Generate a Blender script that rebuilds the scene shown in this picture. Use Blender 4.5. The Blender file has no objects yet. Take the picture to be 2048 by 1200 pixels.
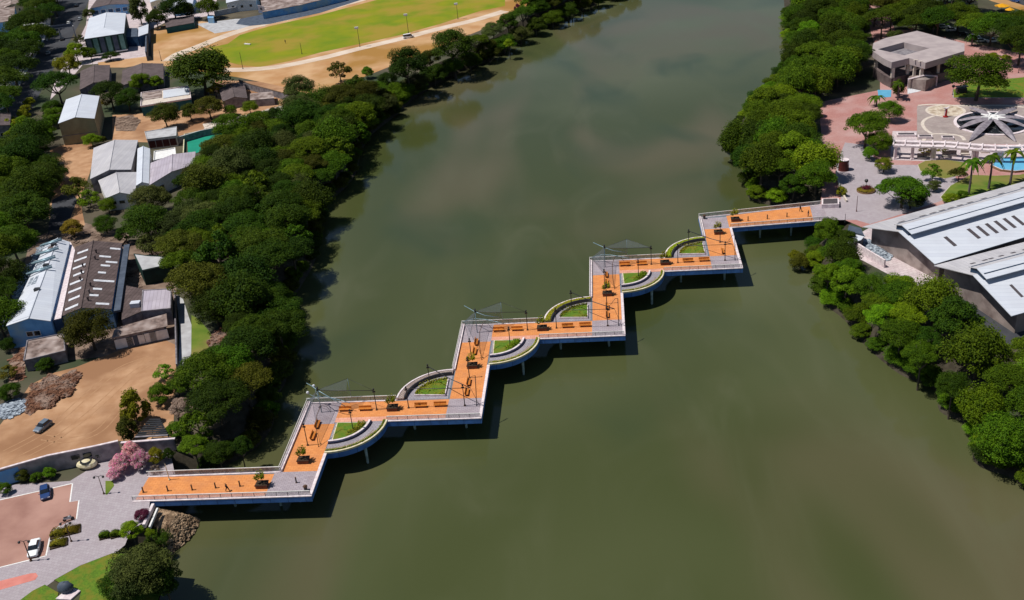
import bpy, bmesh, math, random
import numpy as np
from mathutils import Vector, Matrix, noise
R_ = math.radians
sc = bpy.context.scene
# ---------------------------------------------------------------- camera
CAM_H, FPX, PITCH, ROLL = 115.0, 2150.0, 0.48499, -0.094653
cp, sp_, cr, sr = math.cos(PITCH), math.sin(PITCH), math.cos(ROLL), math.sin(ROLL)
cam_d = bpy.data.cameras.new('camera'); cam = bpy.data.objects.new('camera', cam_d)
bpy.context.collection.objects.link(cam)
cam_d.sensor_fit = 'HORIZONTAL'; cam_d.sensor_width = 36; cam_d.lens = FPX / 2048 * 36
cam_d.clip_start = 1; cam_d.clip_end = 6000
_rt, _up, _fw = Vector((1, 0, 0)), Vector((0, sp_, cp)), Vector((0, cp, -sp_))
_X = _rt * cr + _up * sr; _Y = _rt * -sr + _up * cr; _Z = -_fw
m = Matrix((_X, _Y, _Z)).transposed().to_4x4(); m.translation = Vector((0, 0, CAM_H))
cam.matrix_world = m; sc.camera = cam
# ---------------------------------------------------------------- light
SUN_EL, SUN_DIR = R_(63), Vector((1, 0.02, 0)).normalized()      # direction the light travels over the ground
w = bpy.data.worlds.new('World'); sc.world = w; w.use_nodes = True
nt = w.node_tree; nt.nodes.clear()
sky = nt.nodes.new('ShaderNodeTexSky'); sky.sky_type = 'NISHITA'; sky.sun_disc = False
sky.sun_elevation = SUN_EL; sky.sun_rotation = math.atan2(-SUN_DIR.x, -SUN_DIR.y); sky.dust_density = 0.1; sky.air_density = 1.0; sky.ozone_density = 2.5
bg = nt.nodes.new('ShaderNodeBackground'); bg.inputs[1].default_value = 0.06
wo = nt.nodes.new('ShaderNodeOutputWorld')
nt.links.new(sky.outputs[0], bg.inputs[0]); nt.links.new(bg.outputs[0], wo.inputs[0])
sd = bpy.data.lights.new('sun', 'SUN'); sd.energy = 4.7; sd.angle = R_(0.5); sd.color = (1, .965, .90)
so = bpy.data.objects.new('sun', sd); bpy.context.collection.objects.link(so)
L = Vector((SUN_DIR.x * math.cos(SUN_EL), SUN_DIR.y * math.cos(SUN_EL), -math.sin(SUN_EL)))
so.rotation_euler = L.to_track_quat('-Z', 'Y').to_euler(); so.location = (0, 200, 300)
sc.view_settings.view_transform = 'Standard'; sc.view_settings.look = 'None'
sc.view_settings.exposure = 0.0; sc.view_settings.gamma = 1
COL = bpy.context.collection
WZ = -5.0                                   # river level, the land and the deck are at 0

# ---------------------------------------------------------------- helpers
def g(X, Y, z=0.0):
    """photo pixel -> point of the horizontal plane at height z"""
    du, dv = X - 1024, Y - 600
    u = (cr * du + sr * dv) / FPX; v = (-sr * du + cr * dv) / FPX
    dy, dz = cp - v * sp_, -(sp_ + v * cp)
    t = (z - CAM_H) / dz
    return Vector((t * u, t * dy, z))
def proj(q):
    y, z = q[1], q[2] - CAM_H
    zc = y * cp - z * sp_; yc = -y * sp_ - z * cp
    u, v = FPX * q[0] / zc, FPX * yc / zc
    return 1024 + cr * u - sr * v, 600 + sr * u + cr * v
def ppm(q): return FPX / (q[1] * cp - (q[2] - CAM_H) * sp_)
def G(pts, z=0.0): return [g(x, y, z) for x, y in pts]

def lin(c):
    c /= 255.0
    return c / 12.92 if c <= 0.04045 else ((c + .055) / 1.055) ** 2.4
def S(r, gg, b, k=1.2): return (lin(r) / k, lin(gg) / k, lin(b) / k)
def mix3(a, b, t): return tuple(a[i] * (1 - t) + b[i] * t for i in range(3))

MATS = {}
def mat(name, c1, c2=None, scale=1.0, rough=.8, bump=0.0, metal=0.0, detail=6, spec=.3, c3=None, s3=.05, lo=.35, hi=.65, alpha=1.0, objrand=0.0):
    if name in MATS: return MATS[name]
    mt = bpy.data.materials.new(name); mt.use_nodes = True; n = mt.node_tree; N = n.nodes
    b = N['Principled BSDF']; b.inputs['Roughness'].default_value = rough; b.inputs['Metallic'].default_value = metal
    b.inputs['Specular IOR Level'].default_value = spec
    c2 = c2 or tuple(x * .8 for x in c1)
    tc = N.new('ShaderNodeTexCoord')
    def nz(s, d):
        t = N.new('ShaderNodeTexNoise'); t.inputs['Scale'].default_value = s; t.inputs['Detail'].default_value = d
        n.links.new(tc.outputs['Object'], t.inputs['Vector']); return t
    def mx(fac, A, B):
        x = N.new('ShaderNodeMix'); x.data_type = 'RGBA'
        n.links.new(fac, x.inputs[0])
        for i, v in ((6, A), (7, B)):
            if isinstance(v, tuple): x.inputs[i].default_value = (*v, 1)
            else: n.links.new(v, x.inputs[i])
        return x.outputs[2]
    def ramp(src, a, bb):
        r = N.new('ShaderNodeMapRange'); r.inputs[1].default_value = a; r.inputs[2].default_value = bb
        n.links.new(src, r.inputs[0]); return r.outputs[0]
    n1 = nz(scale, detail)
    col = mx(ramp(n1.outputs[0], lo, hi), c1, c2)
    if c3: col = mx(ramp(nz(s3, 4).outputs[0], .45, .62), col, c3)
    if objrand:
        oi = N.new('ShaderNodeObjectInfo'); h = N.new('ShaderNodeHueSaturation')
        n.links.new(ramp(oi.outputs['Random'], -1, 2), h.inputs['Value'])
        r = N.new('ShaderNodeMapRange'); r.inputs[3].default_value = 1 - objrand; r.inputs[4].default_value = 1 + objrand
        n.links.new(oi.outputs['Random'], r.inputs[0]); n.links.new(r.outputs[0], h.inputs['Value'])
        n.links.new(col, h.inputs['Color']); col = h.outputs[0]
    n.links.new(col, b.inputs['Base Color'])
    if bump:
        bp = N.new('ShaderNodeBump'); bp.inputs['Strength'].default_value = 1; bp.inputs['Distance'].default_value = bump
        n.links.new(n1.outputs[0], bp.inputs['Height']); n.links.new(bp.outputs[0], b.inputs['Normal'])
    b.inputs['Alpha'].default_value = alpha
    MATS[name] = mt; return mt

def tiled(name, c1, c2, mortar, bw, bh, ms=.02, rot=0.0, rough=.75, off=.5, dirt=.35, dscale=.35, metal=0, bump=0, dcol=None):
    if name in MATS: return MATS[name]
    mt = mat(name, c1, c2, rough=rough, metal=metal); n = mt.node_tree; N = n.nodes; b = N['Principled BSDF']
    tc = N.new('ShaderNodeTexCoord'); mp = N.new('ShaderNodeMapping'); mp.inputs['Rotation'].default_value[2] = rot
    br = N.new('ShaderNodeTexBrick'); br.inputs['Scale'].default_value = 1; br.offset = off
    br.inputs['Brick Width'].default_value = bw; br.inputs['Row Height'].default_value = bh; br.inputs['Mortar Size'].default_value = ms
    for k, c in (('Color1', c1), ('Color2', c2), ('Mortar', mortar)): br.inputs[k].default_value = (*c, 1)
    n.links.new(tc.outputs['Object'], mp.inputs[0]); n.links.new(mp.outputs[0], br.inputs['Vector'])
    nz = N.new('ShaderNodeTexNoise'); nz.inputs['Scale'].default_value = dscale; nz.inputs['Detail'].default_value = 8
    n.links.new(tc.outputs['Object'], nz.inputs['Vector'])
    r = N.new('ShaderNodeMapRange'); r.inputs[1].default_value = .42; r.inputs[2].default_value = .75; r.inputs[4].default_value = dirt
    n.links.new(nz.outputs[0], r.inputs[0])
    x = N.new('ShaderNodeMix'); x.data_type = 'RGBA'; x.inputs[7].default_value = (*(dcol or tuple(v * .35 for v in c1)), 1)
    n.links.new(r.outputs[0], x.inputs[0]); n.links.new(br.outputs[0], x.inputs[6])
    n.links.new(x.outputs[2], b.inputs['Base Color'])
    return mt

def leafmat(name, c1, c2, c3=None):
    """leaf: colour varies leaf by leaf, clump by clump and tree by tree"""
    mt = bpy.data.materials.new(name); mt.use_nodes = True; n = mt.node_tree; N = n.nodes
    b = N['Principled BSDF']; b.inputs['Roughness'].default_value = .7; b.inputs['Specular IOR Level'].default_value = .10
    ge = N.new('ShaderNodeNewGeometry'); oi = N.new('ShaderNodeObjectInfo'); tc = N.new('ShaderNodeTexCoord')
    nz = N.new('ShaderNodeTexNoise'); nz.inputs['Scale'].default_value = 3.2; nz.inputs['Detail'].default_value = 3
    n.links.new(tc.outputs['Object'], nz.inputs['Vector'])
    a = N.new('ShaderNodeMath'); a.operation = 'MULTIPLY_ADD'; a.inputs[1].default_value = .5
    n.links.new(ge.outputs['Random Per Island'], a.inputs[0]); n.links.new(nz.outputs[0], a.inputs[2])
    r = N.new('ShaderNodeMapRange'); r.inputs[1].default_value = .45; r.inputs[2].default_value = 1.05
    n.links.new(a.outputs[0], r.inputs[0])
    x = N.new('ShaderNodeMix'); x.data_type = 'RGBA'; x.inputs[6].default_value = (*c1, 1); x.inputs[7].default_value = (*c2, 1)
    n.links.new(r.outputs[0], x.inputs[0]); col = x.outputs[2]
    if c3:
        y = N.new('ShaderNodeMix'); y.data_type = 'RGBA'; y.inputs[7].default_value = (*c3, 1)
        q = N.new('ShaderNodeMapRange'); q.inputs[1].default_value = .62; q.inputs[2].default_value = .66
        nz2 = N.new('ShaderNodeTexNoise'); nz2.inputs['Scale'].default_value = 5; n.links.new(tc.outputs['Object'], nz2.inputs['Vector'])
        q.inputs[1].default_value = .56; q.inputs[2].default_value = .62
        n.links.new(nz2.outputs[0], q.inputs[0]); n.links.new(q.outputs[0], y.inputs[0]); n.links.new(col, y.inputs[6]); col = y.outputs[2]
    h = N.new('ShaderNodeHueSaturation')
    m1 = N.new('ShaderNodeMapRange'); m1.inputs[3].default_value = .68; m1.inputs[4].default_value = 1.4
    m2 = N.new('ShaderNodeMapRange'); m2.inputs[3].default_value = .475; m2.inputs[4].default_value = .52
    wn = N.new('ShaderNodeTexWhiteNoise'); wn.noise_dimensions = '1D'; n.links.new(oi.outputs['Random'], wn.inputs['W'])
    n.links.new(oi.outputs['Random'], m1.inputs[0]); n.links.new(wn.outputs['Value'], m2.inputs[0])
    n.links.new(m1.outputs[0], h.inputs['Value']); n.links.new(m2.outputs[0], h.inputs['Hue']); n.links.new(col, h.inputs['Color'])
    n.links.new(h.outputs[0], b.inputs['Base Color'])
    tr = N.new('ShaderNodeBsdfTranslucent'); n.links.new(h.outputs[0], tr.inputs[0])
    ms = N.new('ShaderNodeMixShader'); ms.inputs[0].default_value = .25
    n.links.new(b.outputs[0], ms.inputs[1]); n.links.new(tr.outputs[0], ms.inputs[2])
    n.links.new(ms.outputs[0], N['Material Output'].inputs[0])
    MATS[name] = mt; return mt

class MB:
    def __init__(s): s.v = []; s.f = []; s.mi = []; s.cur = 0; s.mats = []
    def m(s, mt):
        if mt not in s.mats: s.mats.append(mt)
        s.cur = s.mats.index(mt); return s
    def add(s, vs, fs):
        o = len(s.v); s.v += [tuple(v) for v in vs]; s.f += [tuple(i + o for i in f) for f in fs]; s.mi += [s.cur] * len(fs); return s
    def box(s, c, size, rz=0.0):
        cx, cy, cz = c; a, b, h = size[0] / 2, size[1] / 2, size[2] / 2; k, q = math.cos(rz), math.sin(rz)
        vs = [(cx + x * a * k - y * b * q, cy + x * a * q + y * b * k, cz + z * h) for z in (-1, 1) for x, y in ((-1, -1), (1, -1), (1, 1), (-1, 1))]
        return s.add(vs, [(0, 3, 2, 1), (4, 5, 6, 7), (0, 1, 5, 4), (1, 2, 6, 5), (2, 3, 7, 6), (3, 0, 4, 7)])
    def prism(s, pts, z0, z1, top=True, bottom=True):
        """pts: xy outline (any order); z0/z1 numbers or lists"""
        pts = [(p[0], p[1]) for p in pts]; n = len(pts)
        ar = sum(pts[i][0] * pts[(i + 1) % n][1] - pts[(i + 1) % n][0] * pts[i][1] for i in range(n))
        zz0 = z0 if isinstance(z0, (list, tuple)) else [z0] * n; zz1 = z1 if isinstance(z1, (list, tuple)) else [z1] * n
        if ar < 0: pts = pts[::-1]; zz0 = list(zz0)[::-1]; zz1 = list(zz1)[::-1]
        vs = [(pts[i][0], pts[i][1], zz0[i]) for i in range(n)] + [(pts[i][0], pts[i][1], zz1[i]) for i in range(n)]
        fs = [(i, (i + 1) % n, n + (i + 1) % n, n + i) for i in range(n)]
        if n <= 4 or convex(pts):
            if top: fs.append(tuple(range(n, 2 * n)))
            if bottom: fs.append(tuple(range(n - 1, -1, -1)))
        else:
            tri = tess(pts)
            if top: fs += [(a + n, b + n, c + n) for a, b, c in tri]
            if bottom: fs += [(c, b, a) for a, b, c in tri]
        return s.add(vs, fs)
    def ring(s, c, r0, r1, a0, a1, z0, z1, n=20):
        """arc band between radii"""
        vs = []; full = abs(a1 - a0) > 6.28
        for i in range(n + (0 if full else 1)):
            a = a0 + (a1 - a0) * i / n
            for r in (r0, r1):
                for z in (z0, z1): vs.append((c[0] + r * math.cos(a), c[1] + r * math.sin(a), z))
        fs = []; m = n + (0 if full else 1)
        for i in range(n):
            A, B = 4 * i, 4 * ((i + 1) % m)
            fs += [(A + 1, A + 3, B + 3, B + 1), (A, B, B + 2, A + 2), (A + 2, B + 2, B + 3, A + 3), (A, A + 1, B + 1, B)]
        if not full: fs += [(0, 2, 3, 1), (4 * n, 4 * n + 1, 4 * n + 3, 4 * n + 2)]
        return s.add(vs, fs)
    def tube(s, pts, r, n=6, cap=True):
        pts = [Vector(p) for p in pts]; rs = r if isinstance(r, (list, tuple)) else [r] * len(pts); vs = []
        for i, p in enumerate(pts):
            d = (pts[min(i + 1, len(pts) - 1)] - pts[max(i - 1, 0)])
            d = d.normalized() if d.length > 1e-6 else Vector((0, 0, 1))
            a = d.cross(Vector((0, 0, 1)) if abs(d.z) < .95 else Vector((1, 0, 0))).normalized(); b = d.cross(a)
            for k in range(n):
                t = 2 * math.pi * k / n; q = p + (a * math.cos(t) + b * math.sin(t)) * rs[i]; vs.append(tuple(q))
        fs = [(i * n + k, i * n + (k + 1) % n, (i + 1) * n + (k + 1) % n, (i + 1) * n + k) for i in range(len(pts) - 1) for k in range(n)]
        if cap: fs += [tuple(range(n - 1, -1, -1)), tuple(range((len(pts) - 1) * n, len(pts) * n))]
        return s.add(vs, fs)
    def ball(s, c, r, nu=10, nv=6, jit=0.0, seed=0):
        rx, ry, rz = r if isinstance(r, (list, tuple)) else (r, r, r); rd = random.Random(seed); vs = []; fs = []
        for j in range(nv + 1):
            ph = math.pi * j / nv
            for i in range(nu):
                t = 2 * math.pi * i / nu; k = 1 + rd.uniform(-jit, jit)
                vs.append((c[0] + rx * k * math.sin(ph) * math.cos(t), c[1] + ry * k * math.sin(ph) * math.sin(t), c[2] + rz * k * math.cos(ph)))
        for j in range(nv):
            for i in range(nu): fs.append((j * nu + i, (j + 1) * nu + i, (j + 1) * nu + (i + 1) % nu, j * nu + (i + 1) % nu))
        return s.add(vs, fs)
    def quads(s, q): return s.add([p for f in q for p in f], [tuple(range(4 * i, 4 * i + 4)) for i in range(len(q))])
    def build(s, name, mt=None, parent=None, smooth=False):
        me = bpy.data.meshes.new(name); vs = s.v
        off = Vector((0, 0, 0)); p = parent
        while p is not None: off += p.location; p = p.parent
        if off.length > 0: vs = [(v[0] - off.x, v[1] - off.y, v[2] - off.z) for v in vs]
        me.from_pydata(vs, [], s.f)
        for x in (s.mats if s.mats else [mt]): me.materials.append(x)
        if s.mats: me.polygons.foreach_set('material_index', s.mi)
        if smooth: me.polygons.foreach_set('use_smooth', [True] * len(me.polygons))
        me.update(); o = bpy.data.objects.new(name, me); COL.objects.link(o)
        if parent is not None: o.parent = parent
        return o
def convex(p):
    n = len(p); sg = 0
    for i in range(n):
        a, b, c = p[i], p[(i + 1) % n], p[(i + 2) % n]
        x = (b[0] - a[0]) * (c[1] - b[1]) - (b[1] - a[1]) * (c[0] - b[0])
        if x < -1e-6: return False
    return True
def tess(pts):
    from mathutils.geometry import tessellate_polygon
    t = tessellate_polygon([[Vector((a, b, 0)) for a, b in pts]]); out = []
    for a, b, c in t:
        k = (pts[b][0] - pts[a][0]) * (pts[c][1] - pts[a][1]) - (pts[b][1] - pts[a][1]) * (pts[c][0] - pts[a][0])
        out.append((a, b, c) if k > 0 else (a, c, b))
    return out

def tag(o, label=None, cat=None, group=None, kind=None):
    for k, v in (('label', label), ('category', cat), ('group', group), ('kind', kind)):
        if v: o[k] = v
    return o
def thing(name, label, cat, loc=(0, 0, 0), rz=0.0, group=None):
    o = bpy.data.objects.new(name, None); COL.objects.link(o); o.empty_display_size = .3
    o.location = loc; o.rotation_euler = (0, 0, rz); return tag(o, label, cat, group)
def dup(root, loc, rz=0.0, label=None, scale=None, matmap=None):
    def cp_(o, par):
        c = o.copy(); COL.objects.link(c)
        if par is not None: c.parent = par
        for ch in o.children: cp_(ch, c)
        return c
    r = cp_(root, None); r.location = loc; r.rotation_euler = (0, 0, rz)
    if label: r['label'] = label
    if scale: r.scale = scale
    return r
def sheet(name, pts, z, mt, thick=0.0):
    """a flat area of the setting, laid z above the ground"""
    b = MB()
    if thick: b.prism([(p.x, p.y) for p in pts], z - thick, z)
    else:
        q = [(p.x, p.y) for p in pts]; b.add([(x, y, z) for x, y in q], tess(q))
    return tag(b.build(name, mt), kind='structure')
def smoothline(pts, n=4):
    out = []
    for i in range(len(pts) - 1):
        p0, p1, p2, p3 = pts[max(i - 1, 0)], pts[i], pts[i + 1], pts[min(i + 2, len(pts) - 1)]
        for k in range(n):
            t = k / n
            out.append(tuple(.5 * ((2 * p1[j]) + (-p0[j] + p2[j]) * t + (2 * p0[j] - 5 * p1[j] + 4 * p2[j] - p3[j]) * t * t + (-p0[j] + 3 * p1[j] - 3 * p2[j] + p3[j]) * t ** 3) for j in range(2)))
    return out + [tuple(pts[-1][:2])]
def inpoly(x, y, P):
    c = False; n = len(P)
    for i in range(n):
        a, b = P[i], P[(i + 1) % n]
        if (a[1] > y) != (b[1] > y) and x < (b[0] - a[0]) * (y - a[1]) / (b[1] - a[1]) + a[0]: c = not c
    return c

# ---------------------------------------------------------------- materials
M = {}
M['orange'] = tiled('orange_paving', S(234, 156, 92), S(224, 144, 80), S(198, 118, 64), 1.0, .5, .03, .109, .85, dirt=.7, dscale=.5, dcol=S(196, 128, 84))
M['salmon'] = tiled('salmon_paving', S(238, 176, 150), S(226, 160, 134), S(200, 130, 110), .9, .9, .03, .109, .85)
M['lavender'] = tiled('lavender_paving', S(184, 172, 178), S(168, 156, 164), S(130, 118, 124), .8, .4, .03, .109, .85, dcol=S(140, 118, 116))
M['walkgrey'] = tiled('grey_walk_paving', S(170, 164, 172), S(160, 152, 160), S(120, 112, 118), .6, .6, .03, 0, .85)
M['stone'] = tiled('stone_band', S(196, 178, 168), S(160, 140, 132), S(110, 92, 86), .5, .35, .05, 0, .85, dirt=.6)
M['fascia'] = tiled('blue_fascia', S(92, 142, 214), S(78, 126, 200), S(50, 84, 140), 3.2, 60, .05, .109, .6, dirt=.6, dscale=.8)
M['deckconc'] = mat('deck_concrete', S(120, 130, 140), None, 1, .8)
M['pier'] = mat('pier_concrete', S(190, 206, 200), S(140, 158, 150), 1.2, .8)
M['white'] = mat('white_paint', (.78, .77, .75), (.66, .64, .62), 1.5, .6)
M['coping'] = mat('white_coping', S(245, 232, 232), S(214, 196, 200), 1.5, .7)
M['cream'] = mat('cream_paint', S(238, 228, 200), S(210, 196, 150), 1.5, .7)
M['navy'] = mat('navy_shadow', S(40, 44, 74), None, 1.5, .5)  # dark tone of the shadow rings beside the seat walls
M['rail'] = mat('rail_paint', (.75, .72, .68), None, 2, .4)
M['railpanel'] = mat('rail_glass', (.62, .62, .60), None, 2, .2, alpha=.26)
M['dark'] = mat('black_metal', (.016, .016, .018), (.03, .03, .032), 3, .45, spec=.5)
M['brown'] = mat('rust_metal', (.07, .035, .02), (.12, .06, .035), 3, .6)
M['steel'] = mat('pale_blue_steel', S(160, 186, 196), S(120, 150, 164), 3, .4, metal=.3)
M['net'] = mat('shade_net', S(120, 126, 138), None, 2, .8, alpha=.14)
M['bench'] = tiled('bench_wood', S(236, 150, 60), S(222, 132, 48), S(130, 66, 22), 3, .11, .02, 0, .6, off=0)
M['benchleg'] = mat('bench_frame', (.05, .02, .012), None, 3, .5)
M['planterw'] = tiled('planter_brick', S(140, 92, 72), S(112, 70, 54), S(60, 36, 28), .4, .2, .02)
M['soil'] = mat('soil', (.03, .02, .012), (.06, .04, .02), 6, .95)
M['lawn'] = mat('lawn_grass', (.060, .125, .006), (.105, .19, .010), 4, .9, c3=(.15, .15, .012), s3=.5, bump=.05)
M['lawn2'] = mat('park_lawn', (.075, .135, .010), (.14, .18, .022), .25, .95, c3=(.20, .16, .045), s3=.06, bump=.05)
M['ground'] = mat('dusty_ground', (.06, .05, .032), (.11, .09, .06), .12, .95, c3=(.035, .05, .02), s3=.03, detail=10)
M['bank'] = mat('river_mud', (.030, .024, .014), (.055, .045, .03), .8, .9, bump=.2)
M['asphalt'] = mat('street_asphalt', (.040, .042, .050), (.055, .056, .064), .5, .9, c3=(.03, .03, .036), s3=.05)
M['dirt'] = mat('sandy_dirt', S(198, 156, 120), S(178, 134, 98), .35, .95, c3=S(156, 114, 82), s3=.07, detail=12, bump=.04)
M['sanddry'] = mat('dry_sand', S(208, 168, 126), S(186, 138, 92), .10, .95, c3=S(166, 122, 60), s3=.03, detail=12)
M['track'] = mat('running_track', S(226, 208, 190), S(206, 182, 160), .12, .95, detail=10)
M['field'] = mat('field_grass', (.13, .19, .0005), (.21, .22, .001), .08, .95, c3=(.27, .20, .02), s3=.05, detail=10)
M['pinkpark'] = mat('pink_parking', S(174, 132, 118), S(156, 114, 102), .25, .9, c3=S(186, 144, 130), s3=.09, detail=10)
M['pave'] = tiled('lavender_pavement', S(182, 172, 176), S(172, 160, 165), S(150, 138, 144), .6, .6, .02, R_(20), .85, dirt=.35, dscale=.2, dcol=S(150, 138, 142))
M['plaza'] = tiled('rose_plaza', S(190, 138, 130), S(178, 124, 118), S(160, 110, 104), .5, .25, .02, R_(30), .85, dirt=.5, dscale=.12, dcol=S(206, 182, 178))
M['plazagrey'] = tiled('taupe_plaza', S(176, 162, 156), S(166, 150, 146), S(150, 136, 130), 1, 1, .02, R_(-15), .85, dirt=.35, dscale=.2)
M['plazalight'] = tiled('light_plaza', S(216, 202, 202), S(204, 186, 188), S(170, 150, 150), 1, 1, .03, R_(-15), .85, dirt=.4, dscale=.3)
M['creamstone'] = mat('cream_stone', S(226, 214, 202), S(206, 190, 176), 1.2, .8)
M['concrete'] = mat('pale_concrete', S(196, 196, 198), S(170, 168, 170), .4, .9, detail=10)
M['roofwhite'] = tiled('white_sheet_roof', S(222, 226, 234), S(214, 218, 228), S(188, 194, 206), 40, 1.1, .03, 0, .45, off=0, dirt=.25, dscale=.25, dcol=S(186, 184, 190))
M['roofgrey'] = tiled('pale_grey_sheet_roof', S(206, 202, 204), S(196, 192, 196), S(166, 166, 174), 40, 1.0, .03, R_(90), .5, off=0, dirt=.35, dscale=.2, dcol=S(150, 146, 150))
M['rooflav'] = tiled('lavender_sheet_roof', S(196, 186, 196), S(182, 172, 184), S(150, 140, 150), 40, .9, .04, R_(80), .6, off=0, dirt=.5, dscale=.2, dcol=S(140, 126, 130))
M['roofdark'] = tiled('dark_fibre_roof', S(112, 98, 98), S(98, 86, 86), S(74, 62, 62), 1.0, 1.8, .06, R_(8), .9, off=0, dirt=.6, dscale=.3, dcol=S(66, 54, 52))
M['roofbrown'] = tiled('brown_fibre_roof', S(108, 92, 90), S(92, 78, 76), S(70, 58, 56), .9, 1.5, .06, R_(8), .9, off=0, dirt=.6, dscale=.4, dcol=S(60, 48, 46))
M['roofrust'] = mat('weathered_roof', S(150, 130, 122), S(98, 82, 76), 1.2, .95, detail=12, c3=S(180, 164, 158), s3=.3)
M['skylight'] = mat('skylight_sheet', (.72, .73, .76), (.5, .5, .53), 2, .4)
M['ventdark'] = mat('dark_skylight', (.09, .075, .08), (.06, .05, .055), 2, .5)
M['blueband'] = mat('blue_clerestory', S(40, 66, 92), S(30, 50, 74), 1, .5)
M['bluewall'] = mat('blue_wall', S(120, 180, 234), S(96, 156, 214), .5, .8, c3=S(150, 180, 200), s3=.2)
M['bluedark'] = mat('deep_blue_wall', S(50, 90, 130), S(36, 66, 100), .5, .7)
M['beige'] = mat('beige_wall', S(176, 166, 130), S(156, 146, 112), .4, .85)
M['greywall'] = mat('stained_grey_wall', S(150, 144, 148), S(110, 104, 110), .8, .9, detail=12)
M['brownwall'] = mat('sooty_gable_wall', S(172, 156, 150), S(112, 96, 92), .35, .95, detail=12, c3=S(150, 138, 132), s3=.15)
M['greenwall'] = mat('pale_green_panel', S(120, 160, 150), S(90, 130, 122), .5, .7)
M['greendark'] = mat('dark_green_wall', S(22, 60, 52), S(16, 44, 38), .5, .7)
M['tealwall'] = mat('teal_wall', S(34, 96, 106), S(26, 80, 90), .5, .8)
M['court'] = mat('green_court', S(20, 150, 122), S(16, 138, 112), .3, .7)
M['rubble'] = mat('rubble', S(140, 98, 74), S(78, 46, 32), 1.9, .95, bump=.15, detail=12, c3=S(150, 126, 112), s3=.35)
M['rubbleflat'] = mat('yard_earth', S(150, 128, 112), S(104, 84, 72), .3, .95, detail=12)
M['wallpale'] = mat('weathered_pale_wall', S(176, 168, 170), S(132, 126, 130), .6, .9, detail=12)
M['track2'] = mat('pressed_dirt', S(184, 142, 106), S(168, 126, 92), .8, .95, detail=10)
M['riprap'] = mat('riprap_stone', S(184, 156, 126), S(104, 82, 62), 1.0, .95, bump=.3, detail=10, objrand=.2)
M['trash'] = mat('pale_rubbish', S(190, 200, 210), S(70, 80, 96), 1.6, .8, detail=8)
M['glass'] = mat('dark_glass', (.012, .016, .02), (.02, .024, .03), 2, .08, spec=.6)
M['metalgrey'] = mat('petal_metal', S(160, 152, 158), S(130, 120, 128), .8, .5)
M['poolwater'] = mat('pool_water', S(110, 190, 226), S(100, 178, 216), .6, .12, spec=.5)
M['brownkerb'] = mat('brown_kerb', S(150, 118, 90), None, 1, .8)
M['redpaint'] = mat('red_paint', S(170, 40, 36), None, 2, .6)
M['redbrown'] = mat('red_brown_drum', S(96, 40, 36), S(76, 28, 26), 1, .7)
M['bark'] = mat('bark', (.06, .045, .032), (.10, .08, .06), 3, .95)
M['palmbark'] = mat('palm_bark', (.10, .075, .08), (.15, .12, .12), 3, .9)
M['yellowpaint'] = mat('yellow_paint', S(240, 170, 20), None, 2, .4)
M['redlane'] = mat('red_lane', S(220, 140, 128), S(206, 124, 112), .6, .9)
M['slate'] = mat('slate_awning', S(86, 96, 112), S(66, 76, 92), .6, .7)
for i_, (nm, a, b, c) in enumerate((
    ('leaf_deep', (.012, .034, .002), (.048, .088, .003), None),
    ('leaf_mid', (.023, .056, .002), (.092, .158, .004), None),
    ('leaf_bright', (.050, .108, .003), (.160, .265, .006), None),
    ('leaf_olive', (.030, .038, .003), (.095, .108, .008), None),
    ('leaf_grey', (.028, .042, .008), (.100, .125, .026), None),
    ('leaf_yellow', (.11, .14, .004), (.26, .25, .010), None),
    ('leaf_pink', (.16, .12, .07), (.80, .44, .48), (.85, .20, .42)),
    ('leaf_dry', (.18, .12, .09), (.34, .25, .20), None),
    ('leaf_magenta', (.10, .015, .03), (.16, .03, .05), None),
    ('leaf_lime', (.20, .24, .008), (.42, .42, .02), None),
    ('leaf_orange', (.11, .10, .008), (.24, .19, .015), None))): M[nm] = leafmat(nm, a, b, c)

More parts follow.
